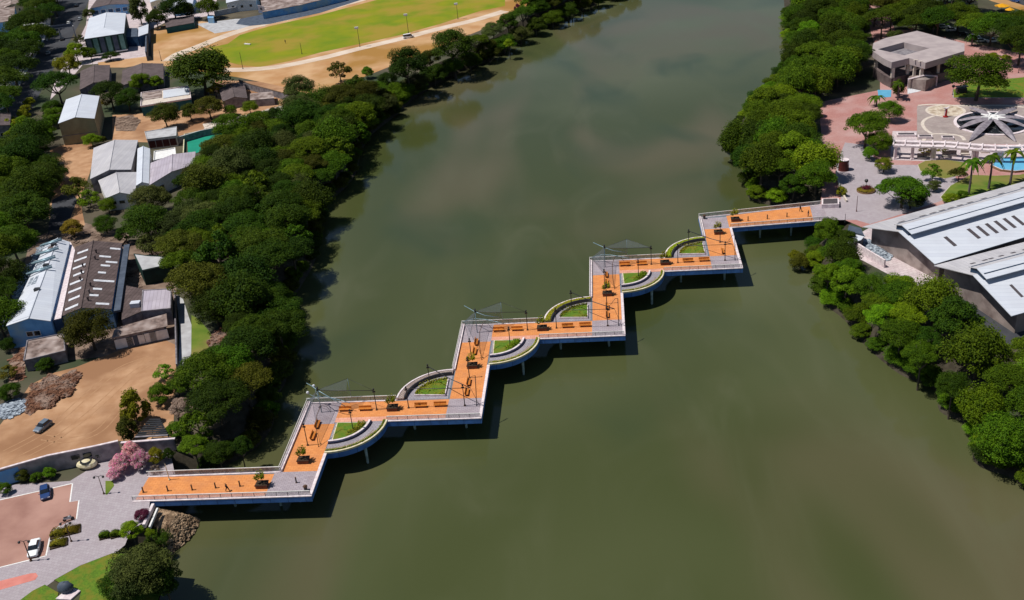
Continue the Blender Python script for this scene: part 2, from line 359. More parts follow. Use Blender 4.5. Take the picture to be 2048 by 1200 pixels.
# ---------------------------------------------------------------- river, land, banks
def watermat():
    mt = bpy.data.materials.new('river_water'); mt.use_nodes = True; n = mt.node_tree; N = n.nodes; b = N['Principled BSDF']
    tc = N.new('ShaderNodeTexCoord')
    def nz(s, d, dist=0.0, mp=None):
        t = N.new('ShaderNodeTexNoise'); t.inputs['Scale'].default_value = s; t.inputs['Detail'].default_value = d; t.inputs['Distortion'].default_value = dist
        q = N.new('ShaderNodeMapping'); q.inputs['Rotation'].default_value[2] = R_(-35); q.inputs['Scale'].default_value = mp or (1, 1, 1)
        n.links.new(tc.outputs['Object'], q.inputs[0]); n.links.new(q.outputs[0], t.inputs['Vector']); return t.outputs[0]
    def mr(src, a, bb): 
        r = N.new('ShaderNodeMapRange'); r.interpolation_type = 'SMOOTHSTEP'; r.inputs[1].default_value = a; r.inputs[2].default_value = bb; n.links.new(src, r.inputs[0]); return r.outputs[0]
    def mx(f, A, B):
        x = N.new('ShaderNodeMix'); x.data_type = 'RGBA'; n.links.new(f, x.inputs[0])
        for i, v in ((6, A), (7, B)):
            if isinstance(v, tuple): x.inputs[i].default_value = (*v, 1)
            else: n.links.new(v, x.inputs[i])
        return x.outputs[2]
    c = mx(mr(nz(.010, 2, .6, (1, .55, 1)), .36, .66), WC1, WC2)
    c = mx(mr(nz(.018, 2, .8, (1, .45, 1)), .46, .68), c, WC3)
    c = mx(mr(nz(.035, 2, .8, (.8, .35, 1)), .48, .82), c, WC4)
    c = mx(mr(nz(.06, 4, .8, (1, .35, 1)), .48, 1.15), c, (.104, .106, .056))
    n.links.new(c, b.inputs['Base Color'])
    b.inputs['Roughness'].default_value = .05; b.inputs['IOR'].default_value = 1.33; b.inputs['Specular IOR Level'].default_value = .5
    bp = N.new('ShaderNodeBump'); bp.inputs['Distance'].default_value = .010
    n.links.new(nz(2.2, 5, .5), bp.inputs['Height']); n.links.new(bp.outputs[0], b.inputs['Normal'])
    return mt
WC1, WC2, WC3, WC4 = (.050, .060, .018), (.090, .098, .044), (.096, .084, .042), (.038, .054, .021)
M['water'] = watermat()
b = MB(); b.add([(-1500, -200, WZ), (1500, -200, WZ), (1500, 2500, WZ), (-1500, 2500, WZ)], [(0, 1, 2, 3)])
tag(b.build('river', M['water']), kind='structure')

LEFT_PX = [(1400, -85), (1330, -50), (1250, -12), (1180, 12), (1100, 48), (1040, 78), (980, 120), (905, 150), (840, 188), (790, 232), (745, 268), (722, 305), (712, 345), (688, 378), (650, 410), (636, 455), (630, 520), (606, 565), (584, 605), (578, 650), (580, 700), (572, 760), (552, 800), (545, 850), (512, 895), (455, 930), (400, 957), (372, 1000), (360, 1040), (345, 1080), (320, 1115), (300, 1150), (280, 1260)]
RIGHT_PX = [(1562, -90), (1568, 0), (1572, 60), (1562, 140), (1545, 170), (1512, 205), (1485, 240), (1462, 262), (1466, 318), (1494, 345), (1496, 392), (1530, 408), (1600, 425), (1655, 452), (1655, 480), (1612, 505), (1625, 545), (1642, 600), (1690, 640), (1730, 690), (1800, 748), (1872, 780), (1880, 822), (1930, 848), (1945, 880), (1948, 920), (1975, 940), (2030, 960), (2110, 1035), (2210, 1150), (2260, 1300)]
LSH = [g(x, y, WZ) for x, y in smoothline(LEFT_PX)]; RSH = [g(x, y, WZ) for x, y in smoothline(RIGHT_PX)]
def offset(line, d):
    out = []
    for i, p in enumerate(line):
        a, b_ = line[max(i - 2, 0)], line[min(i + 2, len(line) - 1)]
        t = (b_ - a); nrm = Vector((-t.y, t.x, 0)).normalized(); out.append(Vector((p.x + nrm.x * d, p.y + nrm.y * d, 0)))
    return out
def bankside(line, sgn, name, far):
    top = offset(line, sgn * 5.5); bot = [Vector((p.x, p.y, WZ - .6)) for p in offset(line, -sgn * .8)]
    mid = [Vector((p.x, p.y, -3.4)) for p in offset(line, sgn * 1.8)]
    b = MB(); n = len(line); vs = [(p.x, p.y, 0) for p in top] + [(p.x, p.y, p.z) for p in mid] + [(p.x, p.y, p.z) for p in bot]
    fs = []
    for k in (0, 1):
        for i in range(n - 1):
            f_ = (k * n + i, k * n + i + 1, (k + 1) * n + i + 1, (k + 1) * n + i); fs.append(f_ if sgn > 0 else f_[::-1])
    b.add(vs, fs); tag(b.build('river_bank', M['bank'], smooth=True), kind='structure')
    q = [(p.x, p.y) for p in top] + far
    b = MB(); b.add([(x, y, 0) for x, y in q], tess(q)); tag(b.build(name, M['ground']), kind='structure')
    return top
LTOP = bankside(LSH, -1, 'ground', [(-1400, 60), (-1400, 2400), (-100, 2400)][0:3])
RTOP = bankside(RSH, 1, 'ground', [(1400, 60), (1400, 2400), (300, 2400)][0:3])
def shore_d(x, y, line):
    best = 1e9
    for i in range(0, len(line) - 1):
        a, b_ = line[i], line[i + 1]; dx, dy = b_.x - a.x, b_.y - a.y; t = max(0, min(1, ((x - a.x) * dx + (y - a.y) * dy) / (dx * dx + dy * dy + 1e-9)))
        best = min(best, math.hypot(a.x + dx * t - x, a.y + dy * t - y))
    return best
LW = [(p.x, p.y) for p in LSH] + [(-1400, 60), (-1400, 2400), (-100, 2400)]
RW = [(p.x, p.y) for p in RSH] + [(1400, 60), (1400, 2400), (300, 2400)]
def height(x, y):
    for P, line in ((LW, LSH), (RW, RSH)):
        if inpoly(x, y, P):
            d = shore_d(x, y, line); return max(WZ, min(0, -4.7 + d * .85))
    return WZ - .3

# ---------------------------------------------------------------- areas of ground (sheets laid a little above each other)
sheet('dirt_lot', G([(-60, 960), (60, 925), (190, 893), (235, 882), (345, 880), (352, 760), (352, 690), (330, 680), (240, 700), (150, 735), (110, 745), (60, 770), (40, 800), (0, 850), (-60, 880)]), .012, M['dirt'])
sheet('yard_ground', G([(100, 300), (140, 285), (180, 280), (190, 300), (180, 345), (160, 400), (170, 450), (120, 470), (95, 430), (110, 370)]), .012, M['dirt'])
sheet('yard_ground', G([(225, 230), (330, 225), (400, 215), (540, 232), (520, 250), (400, 262), (300, 285), (225, 282)]), .012, M['dirt'])
sheet('yard_ground', G([(195, 125), (300, 112), (310, 125), (250, 135), (200, 135)]), .010, M['sanddry'])
sheet('yard_ground', G([(430, 160), (560, 165), (590, 200), (520, 245), (430, 235)]), .010, M['dirt'])
sheet('sports_ground', G([(305, 128), (300, 60), (330, 50), (400, 42), (470, 52), (620, 0), (760, -40), (1060, -60), (1060, 10), (1000, 45), (900, 85), (800, 125), (700, 165), (640, 195), (560, 172), (478, 155)]), .014, M['sanddry'])
sheet('field_grass', G([(455, 88), (480, 70), (540, 52), (640, 30), (760, -2), (900, -28), (1010, -30), (1010, 12), (960, 22), (880, 48), (800, 70), (720, 88), (640, 105), (580, 122), (520, 134), (480, 130), (440, 120), (420, 95)]), .030, M['field'])
def band(name, line, w0, mt, z, zz=0.0):
    P = [g(x, y) for x, y in smoothline(line, 6)]
    A = offset(P, w0 / 2); B = offset(P, -w0 / 2)
    return sheet(name, A + B[::-1], z, mt)
band('running_track', [(338, 122), (358, 108), (400, 92), (450, 72), (520, 50), (600, 32), (700, 6), (800, -22)], 6.5, M['track'], .045)
band('running_track', [(440, 140), (500, 139), (560, 133), (640, 117), (720, 97), (800, 78), (880, 57), (950, 40), (1010, 22)], 6.0, M['track'], .045)
sheet('court_paving', G([(392, 48), (470, 38), (545, 35), (530, 52), (470, 60), (430, 67)]), .040, M['concrete'])
sheet('track_apron', G([(472, 48), (480, 38), (530, 28), (620, 16), (700, -8), (760, -20), (760, -12), (640, 26), (540, 48), (500, 52)]), .050, M['slate'])
sheet('street', G([(115, -60), (185, -60), (178, 0), (160, 45), (135, 90), (100, 150), (70, 205), (48, 260), (0, 420), (-80, 560), (-80, 380), (10, 230), (45, 160), (80, 95), (110, 40)]), .012, M['asphalt'])
sheet('town_paving', G([(-80, -60), (110, -60), (100, 60), (70, 130), (30, 205), (-80, 260)]), .008, M['concrete'])
sheet('town_paving', G([(185, -60), (440, -60), (430, 30), (330, 45), (300, 60), (295, 118), (240, 124), (165, 130), (140, 160), (100, 200), (110, 160), (150, 95), (172, 50)]), .008, M['plazalight'])
sheet('yard_ground', G([(195, 570), (250, 480), (345, 500), (355, 600), (350, 700), (40, 730), (10, 690), (60, 480), (150, 440), (260, 470)]), .006, M['rubbleflat'])
sheet('side_lane', G([(95, 470), (105, 400), (140, 380), (155, 400), (135, 450), (150, 480), (120, 480)]), .020, M['asphalt'])
sheet('path', G([(352, 590), (366, 598), (383, 650), (382, 738), (357, 742), (360, 660)]), .025, M['concrete'])
sheet('verge', G([(383, 630), (400, 640), (440, 690), (420, 720), (382, 740)]), .014, M['lawn2'])
# car park and promenade at the left end of the bridge
sheet('promenade', G([(-60, 1260), (-60, 975), (140, 962), (200, 925), (250, 900), (340, 900), (352, 960), (300, 1000), (296, 1040), (262, 1060), (250, 1090), (220, 1115), (110, 1160), (40, 1210), (20, 1260)]), .012, M['pave'])
sheet('car_park', G([(-80, 1022), (0, 1000), (80, 983), (145, 967), (140, 1004), (158, 1001), (153, 1038), (128, 1048), (110, 1060), (98, 1080), (90, 1112), (60, 1120), (0, 1134), (-80, 1150)]), .024, M['pinkpark'])
for ln in ([(145, 967), (140, 1004), (158, 1001), (153, 1038)], [(120, 1052), (108, 1060), (99, 1078), (92, 1112)], [(145, 967), (80, 982), (0, 1000), (-80, 1022)], [(92, 1112), (60, 1120), (0, 1135), (-80, 1150)]):
    P = [g(x, y) for x, y in ln]; sheet('painted_line', offset(P, .12) + offset(P, -.12)[::-1], .034, M['white'])
sheet('red_lane', G([(-40, 1172), (60, 1147), (72, 1146), (76, 1152), (70, 1160), (0, 1180), (-40, 1190)]), .024, M['redlane'])
def lawn(name, px, h=.12, mt='lawn', kerb='brownkerb'):
    P = G(px); c = sum(P, Vector()) / len(P)
    sheet('kerb', P, h - .02, M[kerb], thick=h)
    sheet(name, [c + (p - c) * .985 for p in P], h + .012, M[mt])
lawn('grass_lawn', [(108, 1161), (160, 1132), (225, 1107), (300, 1110), (345, 1115), (300, 1260), (150, 1230), (162, 1185), (140, 1178)], kerb='soil')
lawn('grass_lawn', [(42, 1200), (66, 1182), (90, 1170), (118, 1186), (110, 1230), (-10, 1260), (10, 1220)], kerb='soil')
# right bank plaza
sheet('plaza', G([(1640, 415), (1650, 330), (1636, 205), (1760, 180), (1760, 120), (1740, 60), (1722, -20), (1760, -20), (1790, 60), (1830, 60), (1960, 90), (2120, 120), (2120, 400), (2040, 380), (1940, 402), (1725, 455), (1690, 440), (1655, 440)]), .012, M['plaza'])
sheet('plaza_paving', G([(1712, 440), (1655, 440), (1645, 408), (1682, 398), (1672, 330), (1690, 285), (1730, 290), (1760, 330), (1840, 330), (1905, 345), (1930, 385), (1830, 420), (1740, 448)]), .022, M['pave'])
sheet('star_plaza', G([(1834, 212), (1930, 209), (2120, 209), (2120, 290), (1960, 288), (1834, 285)]), .024, M['plazagrey'])
sheet('terrace_paving', G([(1785, 262), (1834, 262), (1834, 280), (2000, 292), (2120, 292), (2120, 325), (1980, 325), (1840, 322), (1780, 320)]), .034, M['plazalight'])
sheet('car_lane', G([(1940, -40), (1990, 2), (2120, 30), (2120, -80)]), .03, M['asphalt'])
sheet('path', G([(1935, -20), (1982, 2), (2060, 26), (2120, 40), (2120, 30), (2060, 15), (1990, -8), (1960, -20)]), .04, M['sanddry'])
lawn('grass_lawn', [(1906, 196), (1905, 180), (1940, 165), (2120, 148), (2120, 196)], kerb='concrete')
lawn('grass_lawn', [(1835, 330), (1850, 322), (1890, 320), (1930, 325), (1938, 340), (1925, 350), (1890, 358), (1862, 352), (1840, 342)], kerb='creamstone', mt='lawn2')
lawn('grass_lawn', [(1880, 395), (1900, 372), (1940, 350), (1990, 352), (2040, 350), (2120, 335), (2120, 372), (2040, 378), (1960, 395), (1895, 410)], kerb='creamstone', mt='lawn2')
sheet('asphalt_yard', G([(1850, 600), (1990, 560), (2200, 560), (2200, 690), (2048, 700), (1960, 690), (1880, 640)]), .012, M['asphalt'])
sheet('rubble_ground', G([(1695, 480), (1740, 455), (1790, 470), (1830, 520), (1880, 560), (1860, 590), (1770, 545), (1705, 510)]), .012, M['plazalight'])
# the dry river-stone apron beside the left abutment: a stuff of stones on a mound
ap = [(308, 1012), (340, 1022), (372, 1030), (398, 1038), (393, 1058), (378, 1080), (352, 1100), (330, 1116), (314, 1085), (304, 1050)]
b = MB(); A_ = G(ap, WZ + .1); c_ = g(315, 1040, -1.2); rd = random.Random(4)
top = [Vector((c_.x + (p.x - c_.x) * .45, c_.y + (p.y - c_.y) * .45, -1.6)) for p in A_]
mid = [Vector((c_.x + (p.x - c_.x) * .75 + rd.uniform(-.2, .2), c_.y + (p.y - c_.y) * .75, -3.2)) for p in A_]
n_ = len(A_); b.add([tuple(p) for p in A_] + [tuple(p) for p in mid] + [tuple(p) for p in top] + [tuple(c_)], [f_ for k in (0, 1) for i in range(n_) for f_ in ((k * n_ + i, k * n_ + (i + 1) % n_, (k + 1) * n_ + (i + 1) % n_, (k + 1) * n_ + i),)] + [(2 * n_ + i, 2 * n_ + (i + 1) % n_, 3 * n_) for i in range(n_)])
AP = b.build('stone_apron', M['bank'], smooth=True); tag(AP, kind='structure')
b = MB(); rd = random.Random(7)
for i in range(2600):
    k = rd.random() ** .6; j = rd.uniform(0, n_); a_, d_ = A_[int(j) % n_], A_[(int(j) + 1) % n_]; e_ = a_ + (d_ - a_) * (j % 1)
    z = float(np.interp(k, [0, .45, .75, 1], [-1.2, -1.6, -3.2, -4.9])); r = rd.uniform(.12, .34)
    b.ball((c_.x + (e_.x - c_.x) * k, c_.y + (e_.y - c_.y) * k, z), (r, r * rd.uniform(.7, 1.2), r * .6), 6, 4, .2, i)
tag(b.build('bank_stones', M['riprap']), kind='stuff', label='loose brown stones covering the slope beside the left end of the bridge')

# ---------------------------------------------------------------- the zigzag footbridge
TH = -0.109; OX, OY = -8.161, 171.443; LS, LW_, AW = 28.156, 29.209, 7.1
ct, st = math.cos(TH), math.sin(TH)
def W(e, n, z=0.0): return (OX + e * ct - n * st, OY + e * st + n * ct, z)
def WV(e, n, z=0.0): return Vector(W(e, n, z))
def toL(v):
    x, y = v[0] - OX, v[1] - OY; return x * ct + y * st, -x * st + y * ct
BR = thing('zigzag_footbridge', 'long zigzag footbridge of orange paving and blue edge beams across the river', 'bridge', WV(0, 0, 0))
class LB(MB):
    """mesh builder working in bridge coordinates (e along, n across)"""
    def build(s, *a, **k):
        s.v = [W(*v) for v in s.v]; return MB.build(s, *a, **k)
def rect(b, e0, e1, n0, n1, z0, z1): return b.prism([(e0, n0), (e1, n0), (e1, n1), (e0, n1)], z0, z1)
RE = (80.6, 82.9); RN = (81.3, 92.6)          # landing corners on the right bank
N3 = (49.2, 88.2)
# deck outline without the balconies
sw = [(-60.2, -22.35)]; 
south = [(-60.2, -22.6), (-27.96, -22.35), (-28.0, 0), (0, 0), (0, LW_), (LS, LW_), (LS, 2 * LW_), (2 * LS, 2 * LW_), (2 * LS, 81.2), RE]
north = [(-60.2, -15.6), (-35.1, -15.3), (-35.3, AW), (-7.1, AW), (-7.1, AW + LW_), (LS - 7.1, AW + LW_), (LS - 7.1, AW + 2 * LW_), (2 * LS - 7.1, AW + 2 * LW_), N3, RN]
out = south + north[::-1]
b = LB(); b.prism(out, -.55, -.02); b.build('deck_slab', M['deckconc'], BR)
# edge beams (fascia) along every outer edge, 2 mm proud; white coping on top
def edge(b, p, q, d0, d1, z0, z1, ext0=0.0, ext1=0.0):
    """strip beside the segment p-q, from d0 to d1 to its right-hand side"""
    dx, dy = q[0] - p[0], q[1] - p[1]; l = math.hypot(dx, dy); tx, ty = dx / l, dy / l; nx, ny = ty, -tx
    a = (p[0] - tx * ext0, p[1] - ty * ext0); c = (q[0] + tx * ext1, q[1] + ty * ext1)
    b.prism([(a[0] + nx * d0, a[1] + ny * d0), (c[0] + nx * d0, c[1] + ny * d0), (c[0] + nx * d1, c[1] + ny * d1), (a[0] + nx * d1, a[1] + ny * d1)], z0, z1)
R0 = 10.1
class Each:
    """stands for a builder: every strip handed to it becomes a part of its own"""
    def __init__(s, name, m_): s.n, s.m_ = name, m_
    def prism(s, *a, **k): b = LB(); b.prism(*a, **k); s.last = b.build(s.n, M[s.m_], s.par if hasattr(s, 'par') else BR); return s
    def box(s, *a, **k): b = LB(); b.box(*a, **k); b.build(s.n, M[s.m_], s.par); return s
fb = Each('edge_beam', 'fascia'); cb = Each('coping', 'coping'); rb = Each('railing', 'rail'); pb = Each('rail_panel', 'railpanel'); rp = Each('rail_post', 'dark')
for k in range(-1, 4):
    # eastern edge of each north-south arm, from F_k north to the balcony
    if k < 3:
        e, n = k * LS, k * LW_
        if k == -1: e, n = -27.98, -22.35
        top_ = (k + 1) * LW_ - R0 if k < 2 else 81.2
        edge(fb, (e, n), (e, top_), -.02, .25, -1.05, -.06); edge(cb, (e, n), (e, top_), -.3, .27, -.058, .16)
        # western edge
        wn0, wn1 = (n + AW + 10.4, (k + 1) * LW_ + AW) if k >= 0 else (-15.3, AW)
        if k == 2: wn1 = N3[1]
        we = e - AW if k >= 0 else -35.2
        edge(fb, (we, wn1), (we, wn0), -.02, .25, -1.05, -.06, .25); edge(cb, (we, wn1), (we, wn0), -.35, .27, -.058, .42, .25)
segs = [((-60.2, -22.6), (-27.96, -22.35)), (RE, (2 * LS, 81.2))]
for k in range(3): segs.append(((k * LS - LS + R0, k * LW_), (k * LS, k * LW_)))
for p, q in segs:
    if q[0] < p[0]: p, q = q, p
    ex = .25 if p is not segs[1][1] else 0
    edge(fb, p, q, 0, .3, -1.10, -.06, 0, ex); edge(cb, p, q, -.22, .32, -.058, .12, 0, ex)
    edge(rb, p, q, -.10, .04, .98, 1.08); pb.par = rp.par = rb.last; edge(pb, p, q, -.04, -.02, .14, .96)
    l = math.hypot(q[0] - p[0], q[1] - p[1]); nseg = int(l / 1.95)
    for i in range(nseg + 1):
        t = i / nseg; x, y = p[0] + (q[0] - p[0]) * t, p[1] + (q[1] - p[1]) * t + .03
        rp.box((x, y, .55), (.07, .07, .9))
nsegs = [((-60.2, -15.6), (-35.1, -15.3)), ((N3[0] - .25, N3[1]), RN)]
for k in range(3): nsegs.append(((k * LS - LS - 7.15 - .25, k * LW_ + AW), (k * LS - AW - R0 - .2, k * LW_ + AW)))
for p, q in nsegs:
    edge(fb, q, p, 0, .25, -1.05, -.06); edge(cb, q, p, -.2, .27, -.058, .1)
    edge(rb, q, p, 0.05, .20, 1.02, 1.14); pb.par = rp.par = rb.last; edge(pb, q, p, .1, .13, .11, 1.0)
    l = math.hypot(q[0] - p[0], q[1] - p[1]); nseg = int(l / 2.4)
    for i in range(nseg + 1):
        t = i / nseg; rp.box((p[0] + (q[0] - p[0]) * t, p[1] + (q[1] - p[1]) * t + .12, .56), (.06, .06, .95))
for k in range(-1, 3):   # rail outside the white west parapets
    n0, n1 = (k * LW_ + AW + 10.4, (k + 1) * LW_ + AW) if k >= 0 else (-15.3, AW)
    if k == 2: n1 = N3[1]
    we = k * LS - AW if k >= 0 else -35.2
    edge(rb, (we, n1), (we, n0), .20, .27, .95, 1.02); pb.par = rb.last; edge(pb, (we, n1), (we, n0), .22, .24, .43, .94)
# paving: orange arms with lavender corner squares and a salmon strip behind the south rail
pv = Each('orange_paving', 'orange'); pl = Each('corner_paving', 'lavender'); ps = Each('rail_side_paving', 'salmon')
z = .014
def area(b, e0, e1, n0, n1): b.prism([(e0, n0), (e1, n0), (e1, n1), (e0, n1)], -.018, z)
area(pv, -59.9, -36.2, -20.9, -15.8); area(ps, -59.9, -36.2, -22.3, -20.905); area(pl, -36.195, -28.3, -22.1, -15.35)
area(pv, -34.8, -28.3, -15.345, -.4)
for k in range(3):
    e, n = k * LS, k * LW_
    area(pl, e - LS - 6.75, e - LS - .3, n - .395, n + AW - .25); area(pv, e - LS - .295, e - AW + .3, n + 1.55, n + AW - .25)
    area(ps, e - LS - .295, e - AW + .3, n + .05, n + 1.545)
    area(pl, e - AW + .305, e - .35, n + .05, n + AW - .2)
    area(pv, e - AW + .4, e - .35, n + AW - .195, n + LW_ - .4 if k < 2 else 80.9)
area(pl, 2 * LS - AW + .4, 2 * LS - .3, 80.905, 87.9)
pv.prism([(2 * LS - .295, 81.6), (RE[0] - 3.5, RE[1] + .1), (RN[0] - 3.5, RN[1] - .5), (2 * LS - .295, 88.6)], -.018, z)
pl.prism([(RE[0] - 3.495, RE[1] + .1), (RE[0] - .1, RE[1] + .2), (RN[0] - .1, RN[1] - .3), (RN[0] - 3.495, RN[1] - .5)], -.018, z)
# quarter-round balconies
def arc(c, r, a0, a1, n=14): return [(c[0] + r * math.cos(a0 + (a1 - a0) * i / n), c[1] + r * math.sin(a0 + (a1 - a0) * i / n)) for i in range(n + 1)]
H2 = math.pi / 2
def balcony(c, a0, a1, upper, k):
    sgn = -1 if upper else 1; R = 10.3 if upper else R0
    b = LB(); b.prism([c] + arc(c, R - .05, a0, a1, 24), -.5, .008); ba = b.build('round_balcony', M['walkgrey'], BR)
    b = LB(); b.ring(c, R - .25, R, a0, a1, -1.15, -.02, 24); b.build('curved_beam', M['fascia'], ba, smooth=False)
    if not upper:
        b = LB(); b.ring(c, R - .34, R + .06, a0, a1, -.018, .35, 24); b.build('curved_coping', M['cream'], ba)
        b = LB(); b.ring(c, R - .72, R - .345, a0, a1, .0, .30, 24); b.build('hedge_trough', M['soil'], ba)
        b = LB(); b.ring(c, 8.3, R - .725, a0, a1 - .35, .009, .03, 20); b.build('stone_band', M['stone'], ba)
        b = LB(); b.ring(c, 6.55, 6.95, a0, a1 - .02, .009, .60, 20); b.build('curved_seat_wall', M['coping'], ba)
        b = LB(); b.ring(c, 6.955, 7.15, a0, a1 - .02, .009, .35, 20); b.build('seat_shadow', M['navy'], ba)  # dark ring standing in for the shadow along the white seat wall
        x0 = .35; r1 = 6.35
    else:
        b = LB(); b.ring(c, R - .3, R + .02, a0, a1, -.018, .50, 24); b.build('curved_coping', M['coping'], ba)
        b = LB(); b.ring(c, 8.75, R - .305, a0, a1, .0, .40, 24); b.build('planting_band', M['stone'] if k == 0 else M['lawn2'], ba)
        b = LB(); b.ring(c, 8.50, 8.745, a0 + .01, a1 - .01, .009, .75, 24); b.build('curved_seat_wall', M['dark'], ba)
        x0 = .55; r1 = 7.0
    # planted bed: a quarter disc inside straight kerbs
    o = (c[0] + (x0 if not upper else -x0), c[1] + (-.35 if not upper else .75))
    pts = [o] + [p for p in arc(c, r1, a0, a1, 18) if (p[0] - o[0]) * sgn > -.01 and (p[1] - o[1]) * sgn < .01]
    b = LB(); b.prism(pts, .009, .38 if upper else .26); bed = b.build('bed_kerb', M['coping'] if upper else M['cream'], ba)
    cc = (sum(p[0] for p in pts) / len(pts), sum(p[1] for p in pts) / len(pts))
    q = [(cc[0] + (p[0] - cc[0]) * .95, cc[1] + (p[1] - cc[1]) * .95) for p in pts]
    b = LB(); b.prism(q, .2, .41 if upper else .30); b.build('bed_grass', M['lawn'], ba)
    # tufts growing in the bed
    rd = random.Random(k * 7 + upper); fl = MB()
    for i in range(750 if upper else 420):
        t = rd.random(); 
        if upper: p = q[rd.randrange(len(q))]; p2 = q[rd.randrange(len(q))]; p = (p[0] + (p2[0] - p[0]) * t * (.25 if rd.random() < .7 else 1), p[1] + (p2[1] - p[1]) * t * .25)
        else:
            a = rd.uniform(a0 + .15, a1); r = rd.uniform(r1 * .74, r1 * .95); a = a0 + (a1 - a0) * (.35 + .6 * rd.random() ** .6)
            p = (c[0] + r * math.cos(a), c[1] + r * math.sin(a))
            if p[0] < o[0] + .2 or p[1] > o[1] - .2: continue
        leafquad(fl, WV(p[0], p[1], .42 + rd.uniform(0, .35)), rd.uniform(.16, .30), Vector((rd.uniform(-1, 1), rd.uniform(-1, 1), 1.3)), rd)
    fl.build('bed_plants', M['leaf_yellow'] if upper else M['leaf_orange'] if k == 0 else M['leaf_bright'], ba)['kind'] = 'stuff'
    if not upper or k > 0:
        fl = MB(); r_lo, r_hi = (R - .7, R - .36) if not upper else (8.85, R - .35)
        for i in range(900 if not upper else 1300):
            a = rd.uniform(a0 + .01, a1 - .01); r = rd.uniform(r_lo, r_hi)
            leafquad(fl, WV(c[0] + r * math.cos(a), c[1] + r * math.sin(a), (.36 if not upper else .44) + rd.uniform(0, .25)), rd.uniform(.14, .24), Vector((rd.uniform(-1, 1), rd.uniform(-1, 1), 1.5)), rd)
        fl.build('trough_hedge', M['leaf_lime'], ba)
    return ba
def leafquad(b, p, s, nrm, rd):
    n = Vector(nrm).normalized(); t = n.cross(Vector((rd.uniform(-1, 1), rd.uniform(-1, 1), rd.uniform(-1, 1))))
    if t.length < .01: t = Vector((1, 0, 0))
    t = t.normalized() * s * .5; u = n.cross(t) * rd.uniform(.6, 1)
    b.add([p - t - u * .5, p + t * .2 - u, p + t + u * .4, p - t * .2 + u], [(0, 1, 2, 3)])
for k in range(3):
    balcony((k * LS - LS, k * LW_), -H2, 0, False, k)
    balcony((k * LS - AW, k * LW_ + AW), H2, math.pi, True, k)
# piers
def pier(px, py, r=.32):
    q = toL(g(px, py, WZ)); b = LB(); b.tube([(q[0], q[1], WZ - 1.2), (q[0], q[1], WZ + 1), (q[0], q[1], -.5)], [r * .75, r * .8, r], 8)
    b.build('pier', M['pier'], BR, smooth=True)
for px, py in ((736, 926), (1047.6, 749), (1304, 608), (830, 858), (933, 855), (1122, 698), (1218, 692), (1362, 564), (1449, 559), (1520, 475), (1582, 471), (471, 1012), (562, 1011), (601, 1003)): pier(px, py)
b = Each('cross_beam', 'deckconc'); b.par = BR
for e, n in [(-33, -8), (-33, 3)] + [(k * LS - 4, k * LW_ + 14) for k in range(3)] + [(k * LS - 4, k * LW_ + 24) for k in range(2)]: b.box((e, n, -.95), (5.2, .7, .78))

# ---------------------------------------------------------------- furniture on the bridge
STEP = ['first', 'second', 'third']
def bl(e, n, k=0): return WV(k * LS + e, k * LW_ + n, .014)
# bench
BENCH = thing('park_bench', 'x', 'bench', group='orange wooden benches along the footbridge')
b = MB(); b.box((0, 0, .44), (2.5, .62, .09)); b.build('seat', M['bench'], BENCH)
b = MB(); b.box((0, .33, .72), (2.5, .10, .42)); b.build('backrest', M['bench'], BENCH)
for s_ in (-1, 1):
    b = MB(); b.box((s_ * .95, 0, .195), (.14, .56, .39)); b.box((s_ * .95, .33, .40), (.10, .06, .5)); b.build('leg', M['benchleg'], BENCH)
_u = [0]
def put(proto, loc, rz, label, scale=None):
    _u[0] += 1; key = proto.name
    if not proto.get('used'): proto['used'] = 1; proto.location = loc; proto.rotation_euler = (0, 0, rz); proto['label'] = label; return proto
    o = dup(proto, loc, rz, label, scale)
    return o
ew = (('west one of the pair above the lawn balcony', -27.1, 3.9, TH), ('east one of the pair above the lawn balcony', -23.1, 3.9, TH), ('left one of the pair below the bed balcony', -12.1, 4.3, TH), ('right one of the pair below the bed balcony', -8.3, 4.4, TH))
for k in range(3):
    for t_, e, n, a in ew: put(BENCH, bl(e, n, k), a, f'wooden bench on the {STEP[k]} zigzag step, {t_}')
    put(BENCH, bl(-31.5, -.9, k), TH + H2, f'bench on the short arm beside the {STEP[k]} net canopy, nearer the canopy')
    put(BENCH, bl(-31.5, -4.7, k), TH + H2, f'bench on the short arm beside the {STEP[k]} net canopy, nearer the viewer')
    put(BENCH, bl(-3.4, 8.8, k), TH + H2, f'bench on the short arm above the {STEP[k]} outer corner, lower one')
    if k < 2: put(BENCH, bl(-3.4, 12.4, k), TH + H2, f'bench on the short arm above the {STEP[k]} outer corner, upper one')
